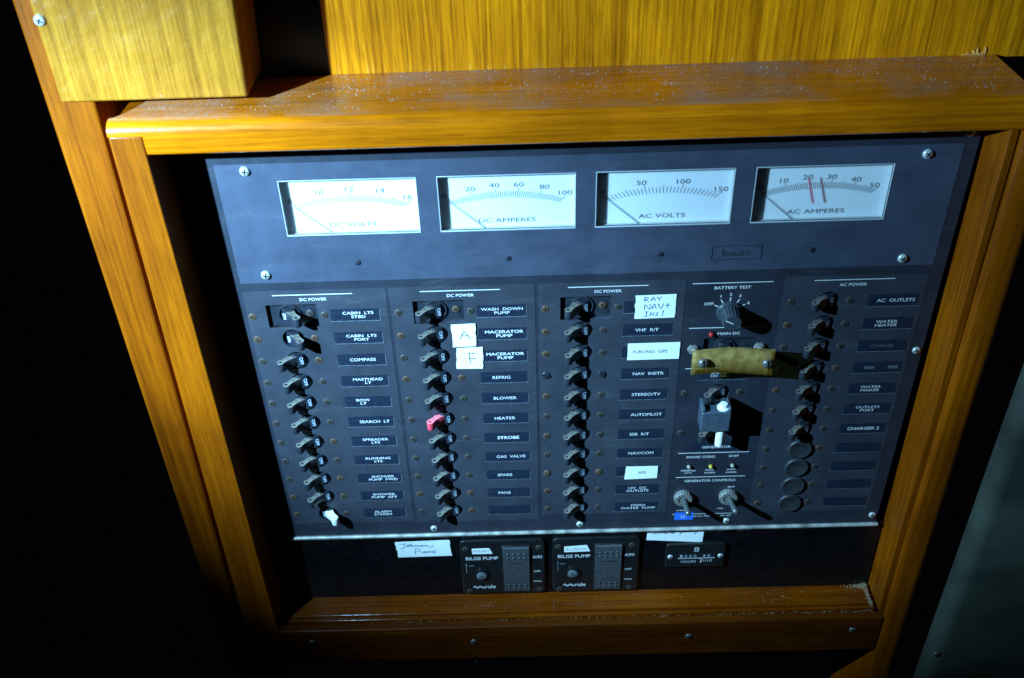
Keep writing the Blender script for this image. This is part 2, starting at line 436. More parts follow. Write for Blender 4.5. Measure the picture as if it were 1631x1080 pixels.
def rect_pts(x0, x1, z0, z1, r=0.0):
    if not r: return [(x0, z0), (x1, z0), (x1, z1), (x0, z1)]
    out = []
    for cx, cz, a in ((x1 - r, z0 + r, -90), (x1 - r, z1 - r, 0), (x0 + r, z1 - r, 90), (x0 + r, z0 + r, 180)):
        for k in range(5):
            t = math.radians(a + 22.5 * k); out.append((cx + r * math.cos(t), cz + r * math.sin(t)))
    return out

def curve_mesh(name, loops, thick, bevel=0.0, face='y'):
    """2D outline with holes, filled and given thickness; front face at depth 0 (towards the viewer)"""
    cu = bpy.data.curves.new(name, 'CURVE'); cu.dimensions = '2D'; cu.fill_mode = 'BOTH'
    for lp in loops:
        s = cu.splines.new('POLY'); s.points.add(len(lp) - 1)
        for p, q in zip(s.points, lp): p.co = (q[0], q[1], 0, 1)
        s.use_cyclic_u = True
    cu.extrude = max(thick / 2 - bevel, 0.0001); cu.bevel_depth = bevel; cu.bevel_resolution = 1
    if bevel: cu.offset = -bevel
    ob = bpy.data.objects.new(name, cu); COL.objects.link(ob)
    me = bpy.data.meshes.new_from_object(ob)
    bpy.data.objects.remove(ob); bpy.data.curves.remove(cu)
    for v in me.vertices:
        x, y, z = v.co
        v.co = (x * MM, -(z - thick / 2) * MM, y * MM) if face == 'y' else (x * MM, y * MM, z * MM)
    me.name = name
    return me

def text_mesh(body, x0=0, x1=None, z0=0, z1=3, bold=0.0, stretch=1.2, align='L', shear=0.0):
    """flat lettering fitted to a box in panel millimetres; x1 None keeps natural width times stretch"""
    cu = bpy.data.curves.new("lettering", 'FONT'); cu.body = body; cu.size = 10; cu.shear = shear
    cu.offset = bold; cu.resolution_u = 3
    ob = bpy.data.objects.new("lettering", cu); COL.objects.link(ob)
    me = bpy.data.meshes.new_from_object(ob)
    bpy.data.objects.remove(ob); bpy.data.curves.remove(cu)
    xs = [v.co.x for v in me.vertices]; ys = [v.co.y for v in me.vertices]
    if not xs: return me
    ax, bx, ay, by = min(xs), max(xs), min(ys), max(ys)
    sy = (z1 - z0) / (by - ay)
    sx = sy * stretch if x1 is None else (x1 - x0) / (bx - ax)
    wd = (bx - ax) * sx
    off = x0 if (align == 'L' or x1 is not None) else x0 - wd / 2
    for v in me.vertices:
        v.co = ((off + (v.co.x - ax) * sx) * MM, 0, (z0 + (v.co.y - ay) * sy) * MM)
    me["w"] = wd
    return me

def text_w(me): return me["w"]

def join_meshes(name, items):
    """items: list of (mesh, offset) joined to one mesh"""
    bm = bmesh.new()
    for me, off in items:
        n0 = len(bm.verts); bm.from_mesh(me); bm.verts.ensure_lookup_table()
        for v in bm.verts[n0:]: v.co += Vector(off) * MM
    out = bpy.data.meshes.new(name); bm.to_mesh(out); bm.free()
    return out

def strokes_mesh(name, strokes, wd=0.55):
    """pen strokes: list of polylines in mm (x, z) as flat ribbons"""
    bm = bmesh.new()
    for st in strokes:
        # smooth the polyline
        pts = []
        for i in range(len(st) - 1):
            p0 = Vector(st[max(i - 1, 0)]); p1 = Vector(st[i]); p2 = Vector(st[i + 1]); p3 = Vector(st[min(i + 2, len(st) - 1)])
            for k in range(4):
                t = k / 4
                pts.append(0.5 * ((2 * p1) + (p2 - p0) * t + (2 * p0 - 5 * p1 + 4 * p2 - p3) * t * t + (3 * p1 - p0 - 3 * p2 + p3) * t ** 3))
        pts.append(Vector(st[-1]))
        prev = None
        for i, p in enumerate(pts):
            d = (pts[min(i + 1, len(pts) - 1)] - pts[max(i - 1, 0)])
            if d.length < 1e-6: continue
            d.normalize(); n = Vector((-d.y, d.x)) * wd / 2 * (0.85 + 0.3 * math.sin(i * 1.7))
            a = bm.verts.new(((p.x + n.x) * MM, 0, (p.y + n.y) * MM)); b = bm.verts.new(((p.x - n.x) * MM, 0, (p.y - n.y) * MM))
            if prev: bm.faces.new((prev[0], prev[1], b, a))
            prev = (a, b)
    me = bpy.data.meshes.new(name); bm.to_mesh(me); bm.free()
    return me

# ================================================================== LARGE STRUCTURE
# dark hull space behind everything
bm = bmesh.new()
box(bm, -60, 640, 60, 70, -480, 198)                 # back of the locker
o = obj("locker_back", bm, 'void'); tag(o, "unlit black back of the locker behind the panel", None, kind="structure")

# ------------------------------------------------------------------ joinery frame round the panel
frame = thing("panel_frame", "varnished teak frame with dusty ledge surrounding the black switch panel", "frame", (300, 0, -400))
def fpart(name, bm, mat):
    o = obj(name, bm, mat); o.parent = frame; o.matrix_parent_inverse = Matrix.Translation(-frame.location)
    return o
# left stile, slightly leaning as the joinery does
bm = bmesh.new(); box(bm, -66, -39.5, -38.4, 48, -440, 194.0, bev=1.6, seg=3)
for v in bm.verts:
    t = (150 - v.co.z / MM) / 300
    v.co.x += (1.6 * t if v.co.x > -0.05 else -3.6 * t) * MM
fpart("stile", bm, 'wood_z')
bm = bmesh.new(); box(bm, -62, -40, -24, 47, 194.2, 201.5, bev=0.6)
fpart("stile_cap", bm, 'wood_x')
# ledge with bullnose: profile in (y, z), extruded along x, left end rounded in plan
prof = [(48, 192), (-24, 192), (-24, 177.8), (-36.5, 177.8), (-38.2, 179), (-38.6, 181.5)]
for k in range(9):
    a = math.radians(180 - 11.25 * k)
    prof.append((-28.6 + 10 * math.cos(a), 194.4 + 9.9 * math.sin(a)))
prof += [(-22, 204.3), (4, 204.3), (48, 204.3)]
bm = bmesh.new()
NX = [-65.5, -65.0, -63.5, -61, -57, -51, -45, -39.2, -39.0, -20, 60, 200, 350, 500, 630]
rows = []
for i, x in enumerate(NX):
    row = []
    for (y, z) in prof:
        # rounded left rear corner in plan
        lim = 48 if x > -36 else -27 + 60 * (max(0, (x + 65.5)) / 28.5) ** 1.7
        yy = min(y, lim) if z > 191 and y > -28 else y
        if x < -39.1: z = max(z, 192.0 if y > -25 else 194.0)
        row.append(bm.verts.new((x * MM, yy * MM, z * MM)))
    rows.append(row)
for i in range(len(rows) - 1):
    for j in range(len(prof)):
        k = (j + 1) % len(prof)
        try:
            f = bm.faces.new((rows[i][j], rows[i][k], rows[i + 1][k], rows[i + 1][j])); f.smooth = 4 <= j <= 15
        except ValueError: pass
bm.faces.new(rows[0]); bm.faces.new(rows[-1][::-1])
bmesh.ops.recalc_face_normals(bm, faces=bm.faces[:])
sharpen(bm); fpart("ledge", bm, 'wood_ledge')
# right reveal and outer stile, both leaning a little
bm = bmesh.new(); box(bm, 620.6, 627.5, -35, 48, -393, 177.2, bev=0.8)
for v in bm.verts: v.co.x += -0.0150 * (v.co.z + 0.110)
fpart("stile_lining", bm, 'wood_z')
bm = bmesh.new()
pp = [(0, 48), (0, -37), (1.2, -40), (4, -41.5)]
for k in range(7):
    a = math.radians(-90 + 15 * k); pp.append((19 + 11 * math.cos(a), -30.5 + 11 * math.sin(a)))
pp += [(30, 48)]
prism(bm, [(627.6 + x, y) for x, y in pp], -640, 177.0, 2, smooth=True)
for v in bm.verts: v.co.x += -0.0100 * (v.co.z + 0.110)
sharpen(bm, 50)
fpart("stile", bm, 'wood_z')
# sill, trough, bottom rail
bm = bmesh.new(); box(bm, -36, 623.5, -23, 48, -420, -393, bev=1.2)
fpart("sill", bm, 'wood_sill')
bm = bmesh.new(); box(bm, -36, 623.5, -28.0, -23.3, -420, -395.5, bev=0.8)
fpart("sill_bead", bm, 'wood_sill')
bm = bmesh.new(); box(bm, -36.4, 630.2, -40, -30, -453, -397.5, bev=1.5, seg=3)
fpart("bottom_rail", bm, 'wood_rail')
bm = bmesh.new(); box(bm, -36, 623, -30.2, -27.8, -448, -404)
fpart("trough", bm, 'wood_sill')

# ------------------------------------------------------------------ left post
bm = bmesh.new(); box(bm, -119.5, -88, -10, 90, -700, 420, bev=4.0, seg=4)
for v in bm.verts:
    t = v.co.z / MM / 300
    v.co.x += (-0.8 * t if v.co.x < -0.1 else 7.0 * max(-0.8, t)) * MM
for v in bm.verts: v.co.y += 0.003 if v.co.y < 0.03 else 0
post = obj("cabinet_post", bm, 'wood_z')
tag(post, "upright varnished teak post at the left, beside the panel frame", "post")
# box above it
bx_ = thing("cabinet_box", "projecting varnished teak box at the top left, over the post", "box", (-30, -14, 212))
bm = bmesh.new(); box(bm, -105.6, 38.0, -11, 48, 211.0, 420, bev=2.2, seg=3)
for v in bm.verts: v.co.x += 0.045 * (v.co.z - 0.212) if v.co.x > 0 else 0
o = obj("carcass", bm, 'box_wood'); o.parent = bx_; o.matrix_parent_inverse = Matrix.Translation(-bx_.location)
# wall board behind the ledge
board = thing("wall_board", "streaky golden veneer board standing behind the dusty ledge", "board", (300, 48, 202))
bm = bmesh.new(); box(bm, 91.5, 740, 48.4, 49.6, 202, 420)
o = obj("veneer_sheet", bm, 'veneer'); o.parent = board; o.matrix_parent_inverse = Matrix.Translation(-board.location)
bm = bmesh.new()
for i in range(14):
    x = 603 + i * 1.3 + random.uniform(-.5, .5); h = 1 + 6 * random.random() ** 1.5 * (0.3 + i / 12)
    a = [bm.verts.new((q[0] * MM, q[1] * MM, q[2] * MM)) for q in ((x, 48.0, 204.4), (x + 1.9, 48.0, 204.4), (x + 1.6, 47.5, 204.4 + h * .6), (x + 0.9, 48.1, 204.4 + h))]
    b = [bm.verts.new((v.co.x, v.co.y - 0.0005, v.co.z)) for v in a]
    bm.faces.new(a); bm.faces.new(b[::-1])
    for k in range(4): bm.faces.new((a[k], b[k], b[(k + 1) % 4], a[(k + 1) % 4]))
bmesh.ops.recalc_face_normals(bm, faces=bm.faces[:])
o = obj("splinter", bm, 'pale_chip'); o["kind"] = "stuff"; o.parent = board; o.matrix_parent_inverse = Matrix.Translation(-board.location)
o = obj("box_shadow_sheet", bxm(20, 94, 49.8, 56, 202, 420), 'gloss'); o.parent = board; o.matrix_parent_inverse = Matrix.Translation(-board.location)  # glossy black sheet; its colour stands in for the box's cast shadow
# teal painted door edge at the right
door = thing("painted_board", "dull teal painted board edge at the lower right, beyond the frame", "board", (720, -60, -600))
bm = bmesh.new()
pp = []
for k in range(7):
    a = math.radians(180 + 15 * k); pp.append((699 + 14 * math.cos(a), -46 + 14 * math.sin(a)))
pp += [(900, -60), (900, -40), (685, -40)]
prism(bm, pp, -800, 60, 2, smooth=True); sharpen(bm, 50)
o = obj("board", bm, 'teal'); o.parent = door; o.matrix_parent_inverse = Matrix.Translation(-door.location)

# ================================================================== SCREWS
def screw_mesh(name, r, h, mats, cross=True, slot=False, n=18):
    bm = bmesh.new()
    lathe(bm, [(r, -0.3), (r, h * 0.25), (r * 0.86, h * 0.75), (r * 0.55, h), (r * 0.02, h * 1.05)], n)
    if cross:
        for ang in (0, 90):
            q = bmesh.new(); box(q, -r * 0.56, r * 0.56, -h * 1.12, -h * 0.8, -r * 0.13, r * 0.13, mi=1)
            bmesh.ops.rotate(q, verts=q.verts, cent=(0, 0, 0), matrix=Matrix.Rotation(math.radians(ang), 3, 'Y'))
            if ang == 90:
                for v in q.verts: v.co.y -= 0.00002
            t = bpy.data.meshes.new("t"); q.to_mesh(t); q.free(); bm.from_mesh(t); bpy.data.meshes.remove(t)
    if slot:
        box(bm, -r * 0.95, r * 0.95, -h * 1.12, -h * 0.5, -r * 0.16, r * 0.16, mi=1)
    me = bpy.data.meshes.new(name); bm.to_mesh(me); bm.free()
    for k in mats: me.materials.append(M[k])
    return me
SC_BIG = screw_mesh("pan_head_screw", 4.3, 2.2, ['chrome', 'dark'])
SC_SM = screw_mesh("small_screw", 3.6, 0.7, ['nickel', 'dark'])
SC_BR = screw_mesh("small_brass_screw", 3.6, 0.7, ['brass', 'dark'])
SC_BLK = screw_mesh("small_black_screw", 4.2, 1.2, ['hub', 'dark'], cross=False, slot=True)
SC_PLAIN = screw_mesh("small_capped_screw", 3.9, 1.0, ['brass', 'dark'], cross=False)
SC_DULL = screw_mesh("dull_screw", 4.0, 1.4, ['dullsteel', 'dark'])
SC_MID = screw_mesh("mid_screw", 3.9, 1.7, ['chrome', 'dark'])

def put(parent, name, me, loc, roll=None, rot=None):
    o = bpy.data.objects.new(name, me)
    o.rotation_euler = rot if rot else (0, random.uniform(0, math.pi) if roll is None else roll, 0)
    COL.objects.link(o)
    o.location = Vector(loc) * MM
    if parent:
        o.parent = parent; o.matrix_parent_inverse = Matrix.Translation(-parent.location)
    return o

for x, z in ((178.4, -422), (418, -421), (599, -416.6), (-2, -416.4)):
    put(frame, "screw", SC_DULL, (x, -40.1, z))
put(bx_, "screw", SC_BIG, (-101.8, -11.1, 274.6), 0.4)
put(door, "screw", SC_DULL, (690, -59.5, -437))
# bolt ends hanging below the rail
for x, z, r in ((70, -468, 2.6), (13, -482, 1.8), (179, -468, 1.8)):
    bm = bmesh.new(); lathe(bm, [(r, 0), (r, 11), (r * .8, 12)], 10, c=(x, -33, z), axis='z')
    fpart("bolt_end", bm, 'nickel')

# ================================================================== THE SWITCH PANEL
panel = thing("switch_panel", "large black electrical distribution panel with meters and breaker rows, set in teak frame", "panel", (300, 0, -290))
PI_ = Matrix.Translation(-panel.location)
def part(name, me, mats=None, parent=None, loc=(0, 0, 0), rot=None):
    """part of the panel, placed in panel millimetres (y negative is towards the viewer)"""
    o = obj(name, me, mats)
    o.location = Vector(loc) * MM
    if rot: o.rotation_euler = rot
    p = parent or panel
    o.parent = p
    o.matrix_parent_inverse = p["_w"].inverted() if False else Matrix.Identity(4)
    PEND.append((o, p))
    return o
PEND = []
WORLD = {}
def wl(o):
    """world matrix of an object placed by part()"""
    return Matrix.Translation(o.location) @ o.rotation_euler.to_matrix().to_4x4()

CX = [0.0, 131.4, 263.2]         # left screw columns of the three DC groups
AX = 482.3                       # and of the AC group
P_ = 25.4
HOLE = 33.2
holes = []                       # (x, z, r)
cuts = []                        # rectangular openings
for cx in CX:
    cuts.append((cx + 13.6, cx + 58.8, -12.5, 11.8))
    for r in range(1, 11): holes.append((cx + HOLE, -P_ * r, 10.0))
for r in range(7): holes.append((AX + HOLE, -P_ * r, 10.0))
holes += [(395.3 + HOLE, -102.4, 10.0), (395.3 + HOLE, -153.0, 10.0)]
cuts.append((408.4, 455.5, -64, -38.4))
MX = [(45.3, 158.5), (175.6, 289.4), (306.2, 419.6), (436.8, 548.6)]
MZ = (82.3, 134.0)
for a, b in MX: cuts.append((a, b, MZ[0], MZ[1]))

loops = [rect_pts(-15, 612, -287.5, 176, 1.0)]
loops += [circle_pts(x, z, r)[::-1] for x, z, r in holes]
loops += [rect_pts(*c)[::-1] for c in cuts]
me = curve_mesh("base_plate", loops, 3.0)
part("base_plate", me, 'base', loc=(0, 0, 0))
# raised matt areas, each with the same openings
def overlay(name, x0, x1, z0, z1, mat):
    lp = [rect_pts(x0, x1, z0, z1, 0.8)]
    lp += [circle_pts(x, z, r + 0.15)[::-1] for x, z, r in holes if x0 < x < x1 and z0 < z < z1]
    lp += [rect_pts(a - .15, b + .15, c - .15, d + .15)[::-1] for a, b, c, d in cuts if x0 < a < x1 and z0 < c < z1]
    part(name, curve_mesh(name, lp, 0.25), mat, loc=(0, -0.255, 0))
overlay("face_plate", -4.0, 601, 35.5, 150.0, 'plate2')
overlay("face_plate", -4.5, 122.2, -268.5, 27, 'plate')
overlay("face_plate", 125.0, 254.2, -270.5, 27, 'plate')
overlay("face_plate", 257.0, 387.5, -264, 27, 'plate')
overlay("face_plate", 474.5, 600, -268, 26.5, 'plate')
FY = -0.26                       # matt face
SY = -0.27

# ------------------------------------------------------------------ screws on the panel
def pscrew(me, x, z, y=FY, name="screw", roll=None):
    o = bpy.data.objects.new(name, me); COL.objects.link(o)
    o.location = (x * MM, y * MM, z * MM); o.rotation_euler = (0, random.uniform(0, 3.1) if roll is None else roll, 0)
    o.parent = panel; PEND.append((o, panel)); return o
for x, z in ((20.5, 144), (20, 44), (573, 141.8), (573, 43)): pscrew(SC_BIG, x, z)
for x, z in ((606.6, -58.2), (606.6, -276.5), (142.4, -280.5), (297.7, -279.4), (453, -279.8), (298, 163.5), (603, 159.5)):
    pscrew(SC_MID, x, z, 0)
for gi, cx in enumerate(CX + [AX]):
    for r in range(11):
        kind = SC_SM if random.random() > 0.3 else SC_BR
        kl, kr = kind, (SC_SM if random.random() > 0.25 else SC_BR)
        if gi == 2 and r == 3: kl = kr = SC_BLK
        if gi == 2 and r == 8: kl = kr = SC_PLAIN
        pscrew(kl, cx, -P_ * r)
        if gi == 1 and r in (1, 2): continue            # under the paper stickers
        if gi == 0 and r == 1: kr = SC_BR
        xr = cx + 52.4
        if r == 0 and gi < 3:
            pscrew(SC_BR if gi else SC_SM, cx + 51.6, 0.2, 2.7)     # in the open cut-out
            xr = cx + 64.9
        pscrew(kr, xr, -P_ * r)
for x, z in ((395.3, -102.4), (448, -102.5), (395.2, -153.1), (447.8, -153.3)): pscrew(SC_SM, x, z, 0)

# ------------------------------------------------------------------ breakers
def lever_mesh(name, side, top):
    pts = []
    # outline in (u along arm, v across)
    L0, RT_ = 17.6, 3.7
    up = [(0, 4.6), (4, 4.3), (8, 3.3), (11.5, 2.7), (14.2, 2.9)]
    arc = [(L0 + RT_ * math.cos(math.radians(a)), RT_ * math.sin(math.radians(a))) for a in range(120, -121, -24)]
    out = up + arc + [(u, -v) for u, v in up[::-1]]
    hole = [(L0 + 1.25 * math.cos(2 * math.pi * i / 10), 1.25 * math.sin(2 * math.pi * i / 10)) for i in range(10)]
    cu = curve_mesh(name, [out, hole], 9.2, bevel=0.35, face='z')
    cu.materials.clear(); cu.materials.append(M[side]); cu.materials.append(M[top])
    for p in cu.polygons:
        p.material_index = 1 if p.normal.z > 0.8 else 0
    return cu
LEV = lever_mesh("lever_grey", 'lever', 'leverdust')
LEV_DK = lever_mesh("lever_dark", 'lever', 'lever')
LEV_R = lever_mesh("lever_red", 'red', 'redtop')
LEV_W = lever_mesh("lever_white", 'white', 'white')

def breaker_body():
    bm = bmesh.new()
    box(bm, -12.2, 12.2, 4.2, 20, -12, 12)
    # hub: segment of a drum turning about the vertical axis
    pts = [(8.6 * math.cos(math.radians(a)), 7.2 - 8.6 * math.sin(math.radians(a))) for a in range(0, 181, 15)]
    prism(bm, pts, -7.2, 7.2, 2, smooth=False)
    me = bpy.data.meshes.new("breaker"); bm.to_mesh(me); bm.free(); me.materials.append(M['hub']); return me
BB = breaker_body()
def open_body():
    """breaker seen through the rectangular cut-out: flat body with a raised round boss"""
    bm = bmesh.new()
    box(bm, -24, 27, 3.2, 20, -13.2, 13, bev=0.5)
    lathe(bm, [(10.6, -3.3), (10.6, -1.9), (9.6, -1.5), (8.9, -1.9), (8.9, -3.4)], 28)
    pts = [(8.4 * math.cos(math.radians(a)), 7.2 - 8.4 * math.sin(math.radians(a))) for a in range(0, 181, 15)]
    prism(bm, pts, -7.2, 7.2, 2)
    me = bpy.data.meshes.new("open_breaker"); bm.to_mesh(me); bm.free(); me.materials.append(M['hub']); return me
OB = open_body()

def legend(word):
    me = text_mesh(word, 0, 8.6 if word == "OFF" else 6.4, 0, 3.3, bold=0.15)
    for v in me.vertices:                     # reads downwards, tops to the right
        x, z = v.co.x, v.co.z
        v.co = (z - 1.65 * MM, 0, -x + (4.3 if word == "OFF" else 3.2) * MM)
    me.materials.append(M['onoff'])
    return me
LG_OFF, LG_ON = legend("OFF"), legend("ON")
pl = bmesh.new(); box(pl, -2.3, 2.3, -0.05, 1.2, -5.4, 5.4)
LG_PLATE = bpy.data.meshes.new("legend_plate"); pl.to_mesh(LG_PLATE); pl.free(); LG_PLATE.materials.append(M['strip'])

def child(parent, name, me, loc, rot=(0, 0, 0)):
    """loc relative to the parent's own origin, in mm"""
    o = bpy.data.objects.new(name, me); COL.objects.link(o)
    o.parent = parent; o.location = Vector(loc) * MM; o.rotation_euler = rot
    return o
A_OFF = math.atan2(-13.0, -11.7)
A_ON = math.atan2(-14.5, 10.5)
def breaker(x, z, on=False, me=None, body=None, zj=0.0):
    b = bpy.data.objects.new("breaker", body or BB); COL.objects.link(b)
    b.location = (x * MM, 0, z * MM); b.parent = panel; PEND.append((b, panel))
    a = (A_ON if on else A_OFF) + random.uniform(-0.05, 0.05)
    lv = child(b, "lever", me or LEV, (-1.5, 4.0, 0.3 + zj), (0, 0, a))
    ax = -5.6 if on else 3.4
    th = 0.55 * (-1 if on else 1)
    px = -1.0 + 8.9 * math.sin(0.42 * (-1 if on else 1)); py = 7.2 - 8.9 * math.cos(0.42)
    rz = 0.42 * (-1 if on else 1)
    p = child(b, "legend_plate", LG_PLATE, (px + .6, py, 0), (0, 0, rz))
    t = child(b, "lettering", LG_ON if on else LG_OFF, (px + .6 + 0.12 * math.sin(rz), py - 0.16, 0), (0, 0, rz))
    return b, lv
for gi, cx in enumerate(CX):
    for r in range(11):
        z = -P_ * r
        if r == 0:
            b, lv = breaker(cx + HOLE, z, on=(gi == 0), body=OB)
        elif gi == 0 and r in (1,):
            b, lv = breaker(cx + HOLE, z, on=True)
        elif gi == 0 and r == 10:
            b, lv = breaker(cx + HOLE, z, on=True, me=LEV_W); lv["label"] = "white lever pushed over to the right"
        elif gi == 1 and r == 5:
            b, lv = breaker(cx + HOLE, z, me=LEV_R); lv["label"] = "red lever"
        else:
            breaker(cx + HOLE, z)
for r in range(7): breaker(AX + HOLE, -P_ * r)
breaker(395.3 + HOLE, -102.4)
breaker(395.3 + HOLE, -153.0)
# main breaker behind the guard
b_main, _ = breaker(428.5, -51.2, body=OB, me=LEV_DK)
# blank plugs
bm = bmesh.new(); lathe(bm, [(12.2, 0), (12.2, 1.5), (11.6, 2.3), (10.4, 2.5), (9.8, 2.2), (0.02, 2.6)], 40)
PLUG = bpy.data.meshes.new("blank_plug"); bm.to_mesh(PLUG); bm.free(); PLUG.materials.append(M['plug'])
for r in range(7, 11): pscrew(PLUG, AX + 33.8, -P_ * r - 0.6, FY, "blank_plug")

# ------------------------------------------------------------------ label strips
LBL = [
    [("CABIN  LTS", "STBD"), ("CABIN  LTS", "PORT"), ("COMPASS",), ("MASTHEAD", "LT"), ("BOW", "LT"), ("SEARCH  LT",), ("SPREADER", "LTS"),
     ("RUNNING", "LTS"), ("SHOWER", "PUMP  FWD"), ("SHOWER", "PUMP  AFT"), ("ALARM", "SYSTEM")],
    [("WASH  DOWN", "PUMP"), ("MACERATOR", "PUMP"), ("MACERATOR", "PUMP"), ("REFRIG",), ("BLOWER",), ("HEATER",), ("STROBE",), ("GAS  VALVE",),
     ("SPARE",), ("FANS",), ()],
    [(), ("VHF  R/T",), (), ("NAV  INSTR",), ("STEREO/TV",), ("AUTOPILOT",), ("SSB  R/T",), ("NAV/COM",), (), ("12V  DC", "OUTLETS"), ("FRESH", "WATER  PUMP")],
    [("AC  OUTLETS",), ("WATER", "HEATER"), ("CHARGE",), ("- -",), ("WATER", "MAKER"), ("OUTLETS", "PORT"), ("CHARGER 2",), (), (), (), ()],
]
LX = [(70.4, 114.2), (201.9, 245.8), (333.6, 378.7), (551.3, 595.6)]
def strip_mesh(w, h):
    bm = bmesh.new(); box(bm, 0, w, -0.35, 0, 0, h)
    box(bm, -0.4, w + 0.5, -0.12, -0.01, -0.55, -0.02, mi=1)       # lighter strip along the lower edge of the slot
    box(bm, w + 0.02, w + 0.5, -0.12, -0.01, -0.02, h * 0.9, mi=1)
    me = bpy.data.meshes.new("label_strip"); bm.to_mesh(me); bm.free(); me.materials.append(M['strip']); me.materials.append(M['edge']); return me
M['edge'] = simple("slot_edge", (0.20, 0.24, 0.28), 0.5, var=0.6, vscale=200)
def put_label(x0, x1, zc, words, h=12.9, bold=0.08, cap=3.45, frac=0.25, mat='print', stretch=1.15):
    w_ = x1 - x0
    s = part("label_strip", strip_mesh(w_, h), None, loc=(x0, SY, zc - h / 2))
    if not words: return s
    pitch = cap * 1.14
    if len(words) == 2: stretch *= cap / (cap * 0.88); cap *= 0.88
    ms = [text_mesh(t, 0, None, 0, cap, bold=bold, stretch=stretch) for t in words]
    wmax = max(text_w(m) for m in ms)
    lim = w_ * 0.94
    k = 1.0
    if frac * w_ + wmax > lim: frac = max(0.05, (lim - wmax) / w_)
    items = []
    gap = pitch - cap + 0.15
    tot = len(words) * cap + (len(words) - 1) * gap
    for i, m in enumerate(ms):
        ox = frac * w_ + (wmax - text_w(m)) / 2
        oz = h / 2 + tot / 2 - (i + 1) * cap - i * gap
        items.append((m, (ox, 0, oz)))
    tm = join_meshes("lettering", items); tm.materials.append(M[mat])
    child(s, "lettering", tm, (0, -0.42, 0))
    return s
for g in range(4):
    for r in range(11):
        x0, x1 = LX[g]; zc = -P_ * r - 0.6; wd = LBL[g][r]; kw = {}
        if g == 1 and r in (1, 2): kw = dict(bold=0.2, frac=0.17, cap=3.8); x0 += 0.3 if r == 1 else 3.2; kw['frac'] = 0.17 if r == 1 else 0.1
        if g == 1 and r == 6: kw = dict(bold=0.28, cap=4.0, frac=0.29)
        if g == 3 and r == 6: kw = dict(bold=0.2, cap=3.8, frac=0.17)
        if g == 3 and r in (2, 3): kw = dict(mat='printdim')
        put_label(x0, x1, zc, wd, **kw)

# ------------------------------------------------------------------ printed titles and rules
def rule(x0, x1, z, t=0.75, y=FY):
    bm = bmesh.new(); box(bm, x0, x1, y - 0.08, y - 0.02, z - t / 2, z + t / 2)
    return part("rule", bm, 'print')
def lettering(body, x0, x1, z0, z1, bold=0.12, mat='print', y=FY, parent=None):
    me = text_mesh(body, x0, x1, z0, z1, bold=bold); me.materials.append(M[mat])
    return part("lettering", me, None, loc=(0, y - 0.06, 0))
for x in (21.6, 152.4, 283.4): 
    rule(x, x + 71, 22.2); lettering("DC POWER", x + 23.6, x + 47.6, 15.6, 18.7)
rule(500.3, 571, 22.3); lettering("AC POWER", 523.2, 547.2, 15.6, 18.7)
Y0 = -0.02
rule(393.4, 464.4, 22.3, y=Y0); lettering("BATTERY TEST", 413, 445.3, 15.7, 18.8, y=Y0)
rule(393.9, 464.6, -26.2, y=Y0); lettering("MAIN DC", 420.5, 441, -34.6, -31.6, y=Y0)
rule(393.9, 467.9, -73, y=Y0)
rule(394.9, 465.8, -181, y=Y0); lettering("SHORE CORD", 403.5, 432.4, -188, -185, y=Y0); lettering("SHIP", 446.1, 456.2, -187.6, -184.6, y=Y0)
rule(394.7, 465.6, -214.4, y=Y0); lettering("GENERATOR CONTROLS", 404.1, 456, -221.4, -218.2, y=Y0)
rule(394.6, 458, -268.5, y=Y0, t=0.6)
for x, a, b in ((406.8, "reverse", "polarity"), (428.8, "power", "available"), (450.6, "power", "available")):
    for i, t in enumerate((a, b)):
        m_ = text_mesh(t, 0, None, 0, 2.3, stretch=1.05, bold=0.12); m_.materials.append(M['print'])
        part("lettering", m_, None, loc=(x - text_w(m_) / 2, Y0 - .06, -206.3 - i * 3.3))
lettering("start", 449.3, 456.3, -230.6, -228.3, y=Y0)
lettering("stop", 441.5, 447.5, -262.2, -260, y=Y0); lettering("preheat", 399, 410, -264.2, -261.4, y=Y0)
lettering("Bass Products, Inc., Marlborough, MA. USA", 404.5, 457, -273.4, -270.7, y=Y0)
for t, x, z in (("OFF", 411.0, 0.2), ("1", 419.6, 8.0), ("2", 428.2, 9.9), ("3", 436.6, 8.1), ("4", 444.6, 0.2)):
    m_ = text_mesh(t, 0, None, 0, 3.0, bold=0.12); m_.materials.append(M['print'])
    part("lettering", m_, None, loc=(x - text_w(m_) / 2 - (1.5 if t == "OFF" else 0), Y0 - .06, z - 1.4))
for ang in (150, 122, 90, 58, 30):
    bm = bmesh.new(); box(bm, 11.6, 15.8, -0.08, -0.02, -0.45, 0.45)
    a = math.radians(ang)
    part("tick", bm, 'print', loc=(428.3, 0, -9), rot=(0, -a, 0))
# moulded maker's plate, embossed tone on tone
bm = bmesh.new()
for q in ((407, 450, 46.6, 47.1), (407, 450, 59.9, 60.4), (407, 407.5, 47.1, 59.9), (449.5, 450, 47.1, 59.9)):
    box(bm, q[0], q[1], FY - 0.35, FY - 0.01, q[2], q[3])
part("maker_plate", bm, 'base')
m_ = text_mesh("bass", 416, 441, 50, 57, bold=0.25); m_.materials.append(M['base']); part("lettering", m_, None, loc=(0, FY - .1, 0))
# meter zero adjusters
for x in (101.5, 231.6, 362.7, 493.1):
    bm = bmesh.new(); lathe(bm, [(2.6, 0), (2.6, 0.5), (2.2, 0.7), (0.02, 0.7)], 14); box(bm, -2.2, 2.2, -0.85, -0.5, -0.4, 0.4, mi=1)
    o = part("zero_adjuster", bm, ['base', 'dark'], loc=(x, FY, 54.2), rot=(0, random.uniform(0, 3), 0))

